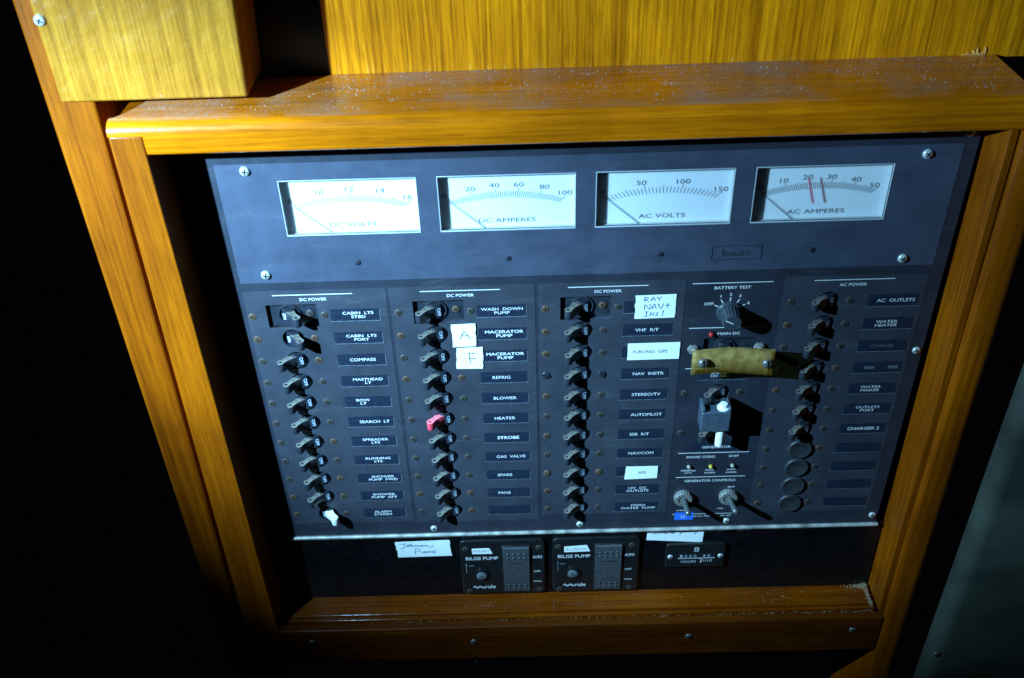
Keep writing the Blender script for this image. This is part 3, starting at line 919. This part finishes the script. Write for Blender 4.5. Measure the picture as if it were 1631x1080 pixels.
# ------------------------------------------------------------------ meters
def meter(i, title, nums, minor, tw):
    x0, x1 = MX[i]; z0, z1 = MZ; xc = (x0 + x1) / 2 + (0 if i else 0.2)
    bm = bmesh.new(); D = 6.5; ZO = 2.5
    # case: four walls and back
    box(bm, x0 - 1.5, x0 + 0.25, 3.1, D - .05, z0 - 0.6, z1 + 1.5); box(bm, x1 - 0.25, x1 + 1.5, 3.1, D - .05, z0 - 0.6, z1 + 1.5)
    box(bm, x0 + 0.25, x1 - 0.25, 3.1, D - .05, z1 - 0.25, z1 + 1.5); box(bm, x0 - 1.5, x1 + 1.5, 3.1, D - .05, z0 - 2.4, z0 - 0.6)
    # bright moulded rim of the window
    r = 0.7
    for q in ((x0 - .2, x1 + .2, z1 - .5, z1 + .25), (x0 - .2, x1 + .2, z0 - .25, z0 + .75)):
        box(bm, q[0], q[1], -0.62, 0.2, q[2], q[3], bev=0.12, seg=1, mi=1)
    for q in ((x0 - .2, x0 + .5, z0 + .76, z1 - .51), (x1 - .5, x1 + .2, z0 + .76, z1 - .51)):
        box(bm, q[0], q[1], -0.6, 0.2, q[2], q[3], bev=0.12, seg=1, mi=1)
    mt = part("meter", bm, ['meterbox', 'bezel'])
    bm = bmesh.new(); box(bm, x0 - 4, x1 + 4, D, D + 14, z0 - 6, z1 + 5)
    part("dial_face", bm, 'dial', parent=mt)
    # scale
    bm = bmesh.new(); R = 147.0; cz = 115.5 + ZO - R; pv = (xc, 62.0 + ZO)
    n = len(nums) - 1
    def tick(f, ln, wd):
        a = math.asin((-49.2 + 98.4 * f) / R)
        p = Vector((xc + R * math.sin(a), cz + R * math.cos(a)))
        d = (Vector(pv) - p).normalized()
        # ticks fan out from the needle's pivot
        q = p + d * ln; nn = Vector((-d.y, d.x)) * wd / 2
        vs = [bm.verts.new((v.x * MM, (D - 0.05) * MM, v.y * MM)) for v in (p + nn, p - nn, q - nn, q + nn)]
        f_ = bm.faces.new(vs)
    tot = n * minor
    for k in range(tot + 1):
        f = k / tot
        big = k % minor == 0; half = (k * 2) % minor == 0
        if big:
            tick(f, 8.6, 0.55)
        else:
            a0 = 1.6 if half else 2.6
            a = math.asin((-49.2 + 98.4 * f) / R)
            p = Vector((xc + R * math.sin(a), cz + R * math.cos(a))); d = (Vector(pv) - p).normalized()
            q0 = p + d * a0; q1 = p + d * 8.4; nn = Vector((-d.y, d.x)) * 0.27
            bm.faces.new([bm.verts.new((v.x * MM, (D - 0.05) * MM, v.y * MM)) for v in (q0 + nn, q0 - nn, q1 - nn, q1 + nn)])
    part("scale", bm, 'dialgrey', parent=mt)
    items = []
    for (s, dx, z) in nums:
        m_ = text_mesh(s, 0, None, 0, 4.2, stretch=1.5, bold=0.0)
        items.append((m_, (xc + dx - text_w(m_) / 2, D - 0.06, z - 2.3 + ZO)))
    m_ = text_mesh(title, 0, None, 0, 4.0, stretch=1.5)
    items.append((m_, (xc + tw - text_w(m_) / 2, D - 0.06, 83.6 + ZO)))
    tm = join_meshes("lettering", items); tm.materials.append(M['dialink'])
    part("lettering", tm, None, parent=mt)
    # needle
    bm = bmesh.new()
    p = Vector((xc - 49.0, 105.3 + ZO)); q = Vector((xc, 62.0 + ZO)); d = (q - p).normalized(); e = p + d * 50
    nn = Vector((-d.y, d.x)) * 0.3
    a = [bm.verts.new((v.x * MM, 5.0 * MM, v.y * MM)) for v in (p + nn * .6, p - nn * .6, e - nn, e + nn)]
    b = [bm.verts.new((v.co.x, v.co.y + 0.0004, v.co.z)) for v in a]
    bm.faces.new(a); bm.faces.new(b[::-1])
    for k in range(4): bm.faces.new((a[k], b[k], b[(k + 1) % 4], a[(k + 1) % 4]))
    bmesh.ops.recalc_face_normals(bm, faces=bm.faces[:])
    part("needle", bm, 'needle', parent=mt)
    bm = bmesh.new(); box(bm, x0 + .55, x1 - .55, 0.25, 0.9, z0 + .8, z1 - .55)
    part("glass", bm, 'glass', parent=mt)
    if i == 3:
        for xa, xb, mk in ((483.9, 490.5, 'dialred'), (493.9, 500.7, 'dialbrown')):
            bm = bmesh.new()
            vs = [(xa - 2.4, 117 + ZO), (xb - 2.3, 93.6 + ZO), (xb - 0.1, 93.4 + ZO), (xa - 0.4, 117 + ZO)]
            bm.faces.new([bm.verts.new((x * MM, (D - 0.09) * MM, z * MM)) for x, z in vs])
            part("limit_mark", bm, mk, parent=mt)
    return mt
meter(0, "DC VOLTS", [("8", -51.3, 109.4), ("10", -25.6, 116.8), ("12", -0.3, 119.2), ("14", 25.2, 117.2), ("16", 47.6, 110.4)], 10, -1)
meter(1, "DC AMPERES", [("0", -52.4, 110.4), ("20", -30.4, 116), ("40", -10.3, 118.9), ("60", 10.1, 119), ("80", 31.4, 116.2), ("100", 48.8, 110.3)], 10, -0.5)
meter(2, "AC VOLTS", [("0", -50.8, 109.8), ("50", -18.6, 117.2), ("100", 16.3, 117.4), ("150", 48.3, 109.4)], 10, 0)
meter(3, "AC AMPERES", [("0", -49.6, 109.7), ("10", -30.2, 115.5), ("20", -11, 118), ("30", 8.9, 117.8), ("40", 29.2, 114.8), ("50", 45.6, 109)], 10, 0)

# ------------------------------------------------------------------ battery test knob
bm = bmesh.new()
lathe(bm, [(11.6, 0), (11.6, 2.6), (10.9, 3.4), (9.6, 3.6), (9.3, 5), (8.2, 17.5), (7.7, 18.6), (0.02, 18.6)], 40)
for k in range(40):
    pass
kn = part("selector_knob", bm, 'knob', loc=(428.3, 0, -9))
bm = bmesh.new()
for k in range(20):
    q = bmesh.new(); box(q, -0.45, 0.45, -17.0, -4.2, 8.2, 9.7, bev=0.2, seg=1)
    for v in q.verts:
        t = (-v.co.y / MM - 4.2) / 13; v.co.z -= 1.1 * t * MM
    bmesh.ops.rotate(q, verts=q.verts, cent=(0, 0, 0), matrix=Matrix.Rotation(2 * math.pi * k / 20, 3, 'Y'))
    t = bpy.data.meshes.new("t"); q.to_mesh(t); q.free(); bm.from_mesh(t); bpy.data.meshes.remove(t)
part("knob_flutes", bm, 'knob', parent=kn, loc=(428.3, 0, -9))
bm = bmesh.new(); box(bm, -7.2, 0.6, -18.8, -18.55, -0.5, 0.5)
o = part("pointer_line", bm, 'print', parent=kn, loc=(428.3, 0, -9), rot=(0, math.radians(28), 0))

# ------------------------------------------------------------------ indicator lamps
def lens(x, z, mat, r=2.4):
    bm = bmesh.new(); lathe(bm, [(r, 0), (r, 1.6), (r * .8, 3.0), (r * .4, 3.7), (0.02, 3.9)], 14); lathe(bm, [(r + .7, 0), (r + .7, .5), (r + .05, .6)], 16, mi=1)
    part("indicator_lamp", bm, [mat, 'black'], loc=(x, 0, z))
lens(414.4, -33, 'ledred'); lens(406.8, -198.8, 'ledclear', 2.2); lens(428.9, -199, 'ledamber', 2.2); lens(450.8, -198.4, 'ledclear', 2.2)

# ------------------------------------------------------------------ centre labels
put_label(407.4, 451.5, -80.2, ("SHORE", "12V AC"), cap=3.0)
put_label(406.5, 451.9, -172.8, ("GENERATOR",), cap=3.1)

# ------------------------------------------------------------------ guard over the main breaker
bm = bmesh.new()
nx, th = 14, 3.0
def gz(u, top): return (-37.6 + 2.2 * math.sin(math.pi * min(1, u * 1.05)) + 1.2 * u if top else -63.0 + 2.0 * math.sin(math.pi * u) - 1.6 * u)
G_ = []
for i in range(nx + 1):
    u = i / nx; x = 395.2 + 73.2 * u; y = -22.0 + 1.0 * math.sin(u * math.pi * 1.4) - 1.2 * u
    G_.append([bm.verts.new((x * MM, yy * MM, z * MM)) for yy, z in ((y, gz(u, 1)), (y, gz(u, 0)), (y + th, gz(u, 0)), (y + th, gz(u, 1)))])
for i in range(nx):
    for k in range(4):
        f = bm.faces.new((G_[i][k], G_[i][(k + 1) % 4], G_[i + 1][(k + 1) % 4], G_[i + 1][k])); f.smooth = k in (0, 2)
bm.faces.new(G_[0]); bm.faces.new(G_[-1][::-1])
bmesh.ops.recalc_face_normals(bm, faces=bm.faces[:])
gd = part("guard", bm, 'guard'); gd["label"] = "yellowed clear plastic guard over the main breaker"
for x0_, z0_, x1_, z1_ in ((399.0, -50.0, 404.6, -48.3), (460.2, -49.4, 462.6, -50.2)):
    bm = bmesh.new()
    lathe(bm, [(3.2, 0), (3.2, 18.6)], 12); lathe(bm, [(5.4, 0), (5.4, 2.2), (4.6, 2.6)], 6, sharp=True)
    for v in bm.verts:
        t = -v.co.y / (18.6 * MM); v.co.x += (x1_ - x0_) * t * MM; v.co.z += (z1_ - z0_) * t * MM
    part("stand_off", bm, 'nut', parent=gd, loc=(x0_, 0, z0_))
    bm = bmesh.new(); lathe(bm, [(5.0, 0), (5.0, 1.0), (4.2, 2.6), (2.6, 3.6), (0.02, 3.9)], 16); box(bm, -4.4, 4.4, -4.1, -2.6, -0.5, 0.5, mi=1)
    part("bolt_head", bm, ['dullsteel', 'dark'], parent=gd, loc=(x1_ + .2, -23.0 + (0 if x0_ < 420 else -.6), z1_), rot=(0, math.radians(80), 0))

# ------------------------------------------------------------------ interlock block between shore and generator breakers
bm = bmesh.new()
box(bm, 409.5, 437.5, -21, -4, -134.5, -110.5, bev=1.2)
box(bm, 409.5, 413.0, -20.5, -3, -110.4, -106.0, bev=1.0)
box(bm, 434.5, 437.5, -20.5, -3, -110.4, -106.0, bev=1.0)
box(bm, 413.2, 434.3, -6, -3, -110.4, -106.5, bev=0.6)
blk = part("interlock_block", bm, 'block')
bm = bmesh.new(); lathe(bm, [(4.1, -157), (4.1, -106.0), (3.5, -104.9), (0.02, -104.7)], 18, c=(430.8, -14, 0), axis='z')
part("pin", bm, 'white', parent=blk)
bm = bmesh.new(); lathe(bm, [(6.0, -110.3), (6.0, -109.0), (4.3, -107.9)], 18, c=(430.8, -14, 0), axis='z')
part("collar", bm, 'white', parent=blk)

# ------------------------------------------------------------------ toggles
for tx, tz in ((404.0, -242.2), (450.6, -242.0)):
    bm = bmesh.new()
    prof = [(9.6, 0), (9.6, 4.6), (8.9, 5.4), (5.6, 5.6), (5.2, 4.6)]
    lathe(bm, prof, 40)
    for i, v in enumerate(bm.verts):
        r = math.hypot(v.co.x, v.co.z)
        if r > 9.0 * MM and i % 2: v.co.x *= 0.955; v.co.z *= 0.955
    for f in bm.faces: f.smooth = False
    nt_ = part("toggle_switch", bm, 'nut', loc=(tx, 0, tz))
    bm = bmesh.new(); lathe(bm, [(2.6, 3), (2.7, 8), (3.1, 16), (3.4, 21), (3.0, 23.5), (1.6, 24.6), (0.02, 24.8)], 16)
    for v in bm.verts:
        t = -v.co.y / (24 * MM); v.co.x += (4.4 if tx > 420 else 2.7) * t * MM; v.co.z += (-1.2 if tx > 420 else -2.0) * t * MM
    part("bat", bm, 'bat', parent=nt_, loc=(tx, 0, tz))
bm = bmesh.new(); box(bm, 397.4, 417, -0.16, -0.02, -276.8, -266)
bl = part("approval_sticker", bm, 'blue'); bl["label"] = "small bright blue sticker printed U"
lettering("U.", 404, 409.5, -274.2, -269.6, y=-0.14, mat='print')

# ------------------------------------------------------------------ piano hinge
import itertools
hx = -15.0; k = 0
bm = bmesh.new(); lathe(bm, [(2.15, 0), (2.15, 15.2)], 20, axis='x')
bm.faces.new([v for v in bm.verts][:20])
KN = bpy.data.meshes.new("hinge_knuckle"); bm.to_mesh(KN); bm.free(); KN.materials.append(M['hinge'])
hg = part("hinge_leaf", bxm(-15, 613.5, 0.6, 2.4, -296, -288), 'hinge')
while hx < 612:
    o = child(hg, "hinge_knuckle", KN, (hx, -0.6 + random.uniform(-.05, .05), -290.2), (0, 0, 0))
    hx += 15.35

# ================================================================== LOWER BOARD AND ITS INSTRUMENTS
lb = obj("lower_board", bxm(-34, 622, 3.0, 8, -392.9, -288.5), 'gloss')
tag(lb, "glossy black board below the hinge, holding the bilge pump switches", "board")

def bilge(x0, x1, label, tape):
    z0, z1 = -388.2, -301.5
    t = thing("bilge_pump_switch", label, "switch", ((x0 + x1) / 2, 3, z0), "pair of bilge pump switches below the hinge")
    TI = t.location.copy()
    def bp(name, me, mat, parent=None, loc=(0, 0, 0), rot=None):
        o = obj(name, me, mat); o.location = Vector(loc) * MM
        if rot: o.rotation_euler = rot
        if parent: o.parent = parent; PEND.append((o, parent))
        else: o.parent = t; PEND.append((o, t))
        return o
    me = curve_mesh("face_plate", [rect_pts(x0, x1, z0, z1, 5)], 3.6, bevel=0.7)
    bp("face_plate", me, 'switchblk', loc=(0, -0.8, 0))
    f = -0.85
    # raised well for the rocker
    rx0, rx1, rz0, rz1 = x0 + 46.5, x0 + 75.2, -384.5, -311.3
    bm = bmesh.new()
    box(bm, rx0 - 1.4, rx1 + 1.4, f - 0.6, f + .5, rz0 - 1.2, rz1 + 1.2, bev=0.5)
    bp("rocker_frame", bm, 'black')
    bm = bmesh.new()
    pts = [(f - 0.4, rz0), (f - 1.3, rz0 + 1), (f - 1.9, rz0 + 20), (f - 2.0, -345), (f - 2.6, rz1 - 14), (f - 2.9, rz1 - 1.2), (f - 2.4, rz1), (f - 0.4, rz1)]
    prism(bm, pts, rx0, rx1, 0)
    bmesh.ops.bevel(bm, geom=[e for e in bm.edges], offset=0.35 * MM, segments=1, affect='EDGES')
    rk = bp("rocker", bm, 'rocker')
    bm = bmesh.new()
    for zz, yy in ((-321, f - 2.75), (-327.5, f - 2.6), (-372.5, f - 1.75), (-378, f - 1.55)):
        for i in range(4): lathe(bm, [(1.3, -0.2), (1.2, 0.5), (0.7, 0.9), (0.02, 1.0)], 8, c=(rx0 + 5 + i * 6.2, yy, zz))
    box(bm, rx0 + 6.5, rx1 - 6.5, f - 2.5, f - 2.1, -336.6, -335.6, mi=1)
    bp("grip_dimples", bm, ['rocker', 'dark'], parent=rk)["kind"] = "stuff"
    # fuse button
    bm = bmesh.new(); lathe(bm, [(8.6, 0), (8.6, 1.6), (7.2, 2.0), (6.6, 1.0), (5.9, 1.0), (5.6, 2.4), (4.8, 2.9), (0.02, 2.9)], 28)
    bt = bp("fuse_cap", bm, 'switchblk', loc=(x0 + 21.8, f, -355.4))
    bm = bmesh.new(); lathe(bm, [(5.7, 1.0), (5.7, 2.9), (5.0, 3.3), (0.02, 3.4)], 22); box(bm, -2.4, 2.4, -3.6, -3.2, -0.5, 0.5, mi=1)
    bp("fuse_slot", bm, ['rockerlight', 'dark'], parent=bt, loc=(x0 + 21.8, f, -355.4), rot=(0, 0.3, 0))
    for wd_, a, b, c, d, bo in (("BILGE PUMP", 5.6, 41, -331.6, -326.7, 0.12), ("AUTO", 78.8, 89.2, -331, -326.8, 0.12), ("OFF", 79.5, 87.3, -353.8, -351, 0.08), ("MAN.", 79.5, 88.4, -370.3, -367.8, 0.08), ("rule", 25, 36.6, -379.2, -373.4, 0.25)):
        bp("lettering", text_mesh(wd_, x0 + a, x0 + b, c, d, bold=bo), 'print', loc=(0, f - .06, 0))
    # wave emblem beside the maker's word
    st = [[(x0 + 11.6 + k * 0.9, -377.6 + 1.1 * math.sin(k * 0.9) + dz) for k in range(15)] for dz in (0, 1.5)]
    me = strokes_mesh("emblem", st, 1.0); bp("emblem", me, 'print', loc=(0, f - .08, 0))
    bm = bmesh.new(); box(bm, x0 + 5.2, x0 + 5.8, f - .1, f - .02, -352, -337); box(bm, x0 + 8, x0 + 14, f - .1, f - .02, -341.4, -340.6)
    bp("scuff", bm, 'edge')
    for sx, sz in ((6, -313.6), (85.6, -313.6), (7.5, -383.3), (86, -383)):
        o = bpy.data.objects.new("screw", SC_SM); COL.objects.link(o); o.location = ((x0 + sx) * MM, f * MM, sz * MM); o.rotation_euler = (0, random.uniform(0, 3), 0)
        o.parent = t; PEND.append((o, t))
    return t
M['rockerlight'] = simple("fuse_grey", (0.13, 0.145, 0.155), 0.45, var=0.25)
bilge(167.7, 259.6, "black bilge pump switch with tape reading PRIMARY, beside the cursive paper sticker", 1)
bilge(268.4, 362.8, "black bilge pump switch with tape reading SECONDARY, nearer the hour counter", 2)

# hour counter
hm = thing("hour_meter", "small black running hour counter at the right of the lower board", "hour meter", (424, 3, -351))
def hp(name, me, mat, loc=(0, 0, 0)):
    o = obj(name, me, mat); o.location = Vector(loc) * MM; o.parent = hm; PEND.append((o, hm)); return o
hp("case", curve_mesh("case", [rect_pts(392, 456.5, -351, -315, 3)], 4.0, bevel=0.6), 'switchblk', (0, -1.0, 0))
hp("window", bxm(405.5, 445.5, -1.6, -1.0, -335.4, -329.6), 'black')
hp("window_edge", bxm(405.5, 445.5, -1.9, -1.02, -337.0, -336.0, bev=0.1), 'printgrey') if 'printgrey' in M else None
M['printgrey'] = simple("grey_print", (0.42, 0.45, 0.47), 0.6)
hp("rule", bxm(405.5, 445.5, -1.3, -1.02, -337.4, -336.4), 'printgrey')
its = [(text_mesh("HOURS", 409, 425.5, -344, -340.4, bold=0.1), (0, 0, 0)), (text_mesh("1/10", 433, 443, -343, -339.4, bold=0.1), (0, 0, 0))]
tm = join_meshes("lettering", its); tm.materials.append(M['printgrey']); hp("lettering", tm, None, (0, -1.1, 0))
its = []
for i, d in enumerate("1000.88"):
    if d != ".": its.append((text_mesh(d, 0, 2.6, 0, 3.6, bold=0.1), (407.5 + i * 5.0, 0, -334.4)))
tm = join_meshes("lettering", its); tm.materials.append(M['printgrey']); hp("counter_digits", tm, None, (0, -1.7, 0))
bm = bmesh.new()
for q in ((422.6, 427.2, -326.2, -325.5), (422.6, 427.2, -320.6, -319.9), (422.6, 423.3, -325.5, -320.6), (426.5, 427.2, -325.5, -320.6), (423.3, 426.5, -323.4, -322.7)):
    box(bm, q[0], q[1], -1.15, -1.02, q[2], q[3])
hp("emblem", bm, 'print')
bm = bmesh.new(); box(bm, 430.3, 431.3, -1.15, -1.02, -344.5, -338)
hp("tenths_bar", bm, 'print')
for sx in (397, 451.6):
    o = bpy.data.objects.new("screw", SC_MID); COL.objects.link(o); o.location = (sx * MM, -1.0 * MM, -333.8 * MM); o.scale = (.8, .8, .8); o.rotation_euler = (0, 0.6 + sx, 0)
    o.parent = hm; PEND.append((o, hm))

# ================================================================== STICKERS
def sticker(name, label, quad, y, ink=None, torn=0.5, lift=0.25):
    """paper piece: quad corners tl, tr, br, bl in mm; slightly uneven edges"""
    t = thing(name, label, "sticker", (quad[3][0], y, quad[3][1]))
    pts = []
    rnd = random.Random(hash(label) % 1000 if False else len(label) * 7 + int(quad[0][0]))
    for i in range(4):
        p, q = Vector(quad[i]), Vector(quad[(i + 1) % 4])
        n = 7 if i in (1, 3) else 3
        for k in range(n):
            v = p.lerp(q, k / n)
            if k and i in (1, 3): v.x += rnd.uniform(-torn, torn)
            pts.append((v.x, v.y))
    me = curve_mesh("paper", [pts[::-1]], 0.12)
    o = obj("paper", me, 'paper'); o.location = (0, (y) * MM, 0); o.parent = t; PEND.append((o, t))
    if ink:
        im, mat = ink
        q = obj("writing", im, mat); q.location = (0, (y - 0.05) * MM, 0); q.parent = t; PEND.append((q, t))
    return t
sticker("paper_sticker", "square white paper sticker with a handwritten A beside the macerator labels",
        [(177.8, -13.9), (199.7, -13.2), (199.2, -38.8), (177.9, -39.4)], -1.35,
        (strokes_mesh("writing", [[(184.6, -30.5), (187, -26), (189.2, -21.6)], [(189.2, -21.6), (191.5, -25.5), (194.8, -30.6)], [(186.4, -27), (189, -26.8), (192.4, -27.0)]], 0.95), 'ink'))
sticker("paper_sticker", "square white paper sticker with a handwritten F beside the lower macerator label",
        [(181.3, -40.6), (205.4, -39.9), (204.2, -65.2), (179.9, -64.8)], -1.35,
        (strokes_mesh("writing", [[(192.3, -46.5), (192.6, -52), (193.4, -58.4)], [(192.2, -46.4), (195, -47), (198.8, -47.2)], [(193, -53.2), (196, -52.9), (198.8, -53.0)]], 1.0), 'ink'))
ray = [[(351.6, 5.5), (351.8, 10)], [(351.6, 10), (354.6, 9.4), (354.2, 7.8), (351.8, 7.6), (355.4, 5.4)],
       [(357, 5.6), (359.2, 10), (361.4, 5.8)], [(357.9, 7.4), (360.6, 7.5)], [(362.6, 10.2), (364.6, 7.8), (366.8, 10.4)], [(364.6, 7.8), (364.4, 5.6)],
       [(352, -3.4), (352.2, 2), (356.4, -3.2), (356.8, 2.4)], [(358, -3.2), (360.6, 2.4), (362.6, -3)], [(358.9, -1), (361.8, -0.8)], [(364, 2.6), (366.4, -2.8), (369, 2.8)],
       [(370.6, 0.4), (375, 0.8)], [(372.8, 3), (372.6, -2)], [(352.4, -6), (356, -5.6)], [(354.2, -5.8), (354, -10.6)], [(352, -10.8), (356.4, -10.2)],
       [(357.4, -10.4), (357.8, -6.8), (360.2, -10), (360.8, -6.4)], [(362, -10), (364.4, -9.6), (362.6, -7.6), (365, -6.8)], [(369.2, -4.6), (368.2, -11)], [(374, -8.6), (374.4, -8.9)]]
sticker("paper_sticker", "white paper sticker with three handwritten lines at the top of the third label column",
        [(343.4, 11.9), (379.8, 12.6), (379.4, -12.9), (343.5, -13.3)], -0.95, (strokes_mesh("writing", ray, 0.95), 'inkblue'))
sticker("paper_sticker", "long white sticker with small black print ending in GPS, in the third label column",
        [(338.8, -41.1), (386.9, -40.6), (386.7, -60.0), (338.9, -60.2)], -0.95, (text_mesh("FURUNO  GPS", 343.6, 375.6, -52.6, -49.0, bold=0.1), 'ink'), torn=0.15)
sticker("paper_sticker", "small white printed sticker reading AIS",
        [(343.3, -196.6), (375.6, -196.5), (375.3, -213.6), (342.1, -214.5)], -0.95, (text_mesh("AIS", 355.5, 363.6, -206.8, -203.4, bold=0.1), 'ink'), torn=0.15)
def wv(pts, ox, oz, sx=1.0, sz=1.0): return [(ox + x * sx, oz + z * sz) for x, z in pts]
jp = [[(102.5, -307.5), (107.5, -307), (111, -307.4)], [(107.2, -307), (107.4, -312), (105.4, -314.6), (103, -313.6)],
      wv([(0, 0), (1.6, 2.4), (3.4, 1), (1.8, -1), (0.2, 0.4), (3.6, 1.4), (5, 4.6), (5.4, -0.6), (6.4, 1.8), (7.8, 0.2), (8.6, -0.6), (10, 1.8), (11, 0), (12.2, 1.6), (13.6, 1.8), (12.4, -0.6), (15, -0.4), (16.6, 1.8), (17.8, -0.4), (16.2, 0.2), (18.8, 1.2), (20.2, 1.4), (21, -1), (22.6, 1.4), (24.4, -1), (27, -1.6), (29.6, 1.2)], 109.6, -311.4),
      wv([(0, 0), (0.6, 8), (4.6, 7.4), (4.8, 4.8), (0.8, 3.8)], 118.4, -323.6), wv([(6.6, 4.2), (7, 1.6), (9.2, 2), (10, 4.2), (10.6, 1.4), (12, 3.6), (13.2, 1.4), (14.4, 4), (15.6, 1.6), (17, 4), (18.4, 1.8)], 118.4, -323.6), wv([(19.6, 4.6), (19.8, -0.6)], 118.4, -323.8), wv([(19.6, 3.6), (22.2, 4.6), (22.4, 2), (19.8, 1.6)], 118.4, -323.6)]
sticker("paper_sticker", "white paper sticker with two lines of blue cursive handwriting, left of the bilge pump switches",
        [(97.7, -304.0), (156.6, -302.4), (158.4, -327.7), (99.3, -328.6)], 2.9, (strokes_mesh("writing", jp, 0.9), 'inkblue'), torn=0.7)
sp = [wv([(0, 2), (-1.6, 3), (-2.6, 1.6), (0.4, 0), (0, -1.6), (-3, -1.4)], 379, -299.6), wv([(0, -1), (1.6, 1.6), (3, -1), (4.4, 1.4), (6, -1), (7.2, 1.8), (8.4, -0.8), (10.4, 1.6), (9, -0.6), (11.4, -1), (13, 1.6), (14.6, -0.8), (17, 0.6), (15.8, -1.2), (18.6, -0.6), (20.4, 1.4)], 381, -299.8),
      wv([(0, 4), (0.4, -4)], 405.6, -300.6), wv([(0, 1.8), (2.6, 3), (3, 0.6), (0.4, 0)], 405.8, -300.4), wv([(4, 2), (4.8, -0.2), (6.6, 2), (7.2, -0.2), (8.4, 1.8), (9.8, -0.2), (11, 1.8), (12.4, -0.2), (13.8, 1.6)], 406, -299.6), wv([(15.4, 2.6), (15.6, -3.6)], 406, -300), wv([(15.4, 1.8), (18, 2.8), (18.4, 0.4), (15.6, 0)], 406, -300.2)]
sticker("paper_sticker", "white paper sticker with cut off purple handwriting, tucked under the hinge",
        [(370.3, -293), (432, -293), (430.6, -315.8), (370.0, -310.4)], 2.9, (strokes_mesh("writing", sp, 0.95), 'inkpurple' if 'inkpurple' in M else 'inkblue'), torn=0.4)
sticker("tape_label", "narrow white tape reading PRIMARY on the left bilge pump switch",
        [(180.6, -313.3), (199.6, -313.0), (202.8, -322.0), (180.8, -321.8)], -0.9, (text_mesh("PRIMARY", 182, 200, -319.6, -315.4), 'inkgreen'), torn=0.15)
sticker("tape_label", "narrow white tape reading SECONDARY on the right bilge pump switch",
        [(281.0, -313.6), (305.6, -311.6), (309.0, -321.8), (281.0, -322.4)], -0.9, (text_mesh("SECONDARY", 282.4, 306.6, -320, -315.6), 'inkgreen'), torn=0.15)

# ================================================================== DUST
def flakes(name, label, n, fx, fy, z, big=1.0, mat='dust', ylo=-22, yhi=47.5):
    bm = bmesh.new(); rnd = random.Random(3)
    cl = [(fx(rnd), fy(rnd), rnd.uniform(3, 16)) for _ in range(70)]
    for i in range(n):
        x = fx(rnd); y = fy(rnd)
        if i % 2:
            c = cl[int(rnd.random() ** 1.6 * 70)]; x2 = c[0] + rnd.gauss(0, c[2]); y2 = c[1] + rnd.gauss(0, c[2] * .35)
            if -42 < x2 < 622 and (y - 48) < 60 and ylo < y2 < yhi: x, y = x2, y2
        s = big * (0.12 + 0.62 * rnd.random() ** 8)
        a = rnd.random() * 6.28; h = s * rnd.uniform(0.4, 0.9)
        vs = []
        for k in range(5):
            t = a + k * 1.2566; r = s * rnd.uniform(0.6, 1.1)
            vs.append(bm.verts.new(((x + r * math.cos(t)) * MM, (y + r * math.sin(t)) * MM, (z + 0.02) * MM)))
        top = bm.verts.new((x * MM, y * MM, (z + h) * MM))
        for k in range(5): bm.faces.new((vs[k], vs[(k + 1) % 5], top))
    o = obj(name, bm, mat); tag(o, label, None, kind="stuff"); return o
flakes("ledge_dust", "grey dust and crumbs scattered over the teak ledge", 5200, lambda r: r.uniform(-40, 625), lambda r: 47.5 - 72 * r.random() ** 1.3, 204.3)
flakes("sill_dust", "pale dust and crumbs on the sill under the lower board", 420, lambda r: 620 - 560 * r.random() ** 1.2, lambda r: r.uniform(-22, 2.5), -393.0, big=0.9, mat='lint', yhi=2.5)
# lint gathered along the rail joint and in the corner
bm = bmesh.new(); rnd = random.Random(11)
for i in range(1500):
    if i < 620: x = 620 - 560 * rnd.random() ** 1.4; y = -30.0 + rnd.gauss(0, 0.9); z = -397.2 + rnd.uniform(-1.5, .4)
    elif i < 1000: x = 620.5 - abs(rnd.gauss(0, 1.6)); y = rnd.uniform(-27, 2.6); z = -392.8 + abs(rnd.gauss(0, 1.2))
    else:
        x = 621 - abs(rnd.gauss(0, 9)); y = 2.6 - abs(rnd.gauss(0, 3)); z = -392.9 + abs(rnd.gauss(0, 2.0)) * max(0.1, 1 - (621 - x) / 30)
    p = Vector((x, y, z)); d = Vector((rnd.gauss(0, 1), rnd.gauss(0, 1), rnd.gauss(0, .5))).normalized() * rnd.uniform(0.6, 2.0)
    n = Vector((rnd.gauss(0, 1), rnd.gauss(0, 1), rnd.gauss(0, 1))).cross(d).normalized() * 0.11
    bm.faces.new([bm.verts.new(q * MM) for q in (p + n, p - n, p + d - n, p + d + n)])
o = obj("corner_lint", bm, 'lint'); tag(o, "pale fluff gathered in the lower right corner and rail joint", None, kind="stuff")

# ------------------------------------------------------------------ parent offsets: everything above was placed in world millimetres
bpy.context.view_layer.update()
for lvl in (0, 1):
    for o, p in PEND:
        if (p.parent is not None) == bool(lvl):
            o.matrix_parent_inverse = p.matrix_world.inverted()
    bpy.context.view_layer.update()
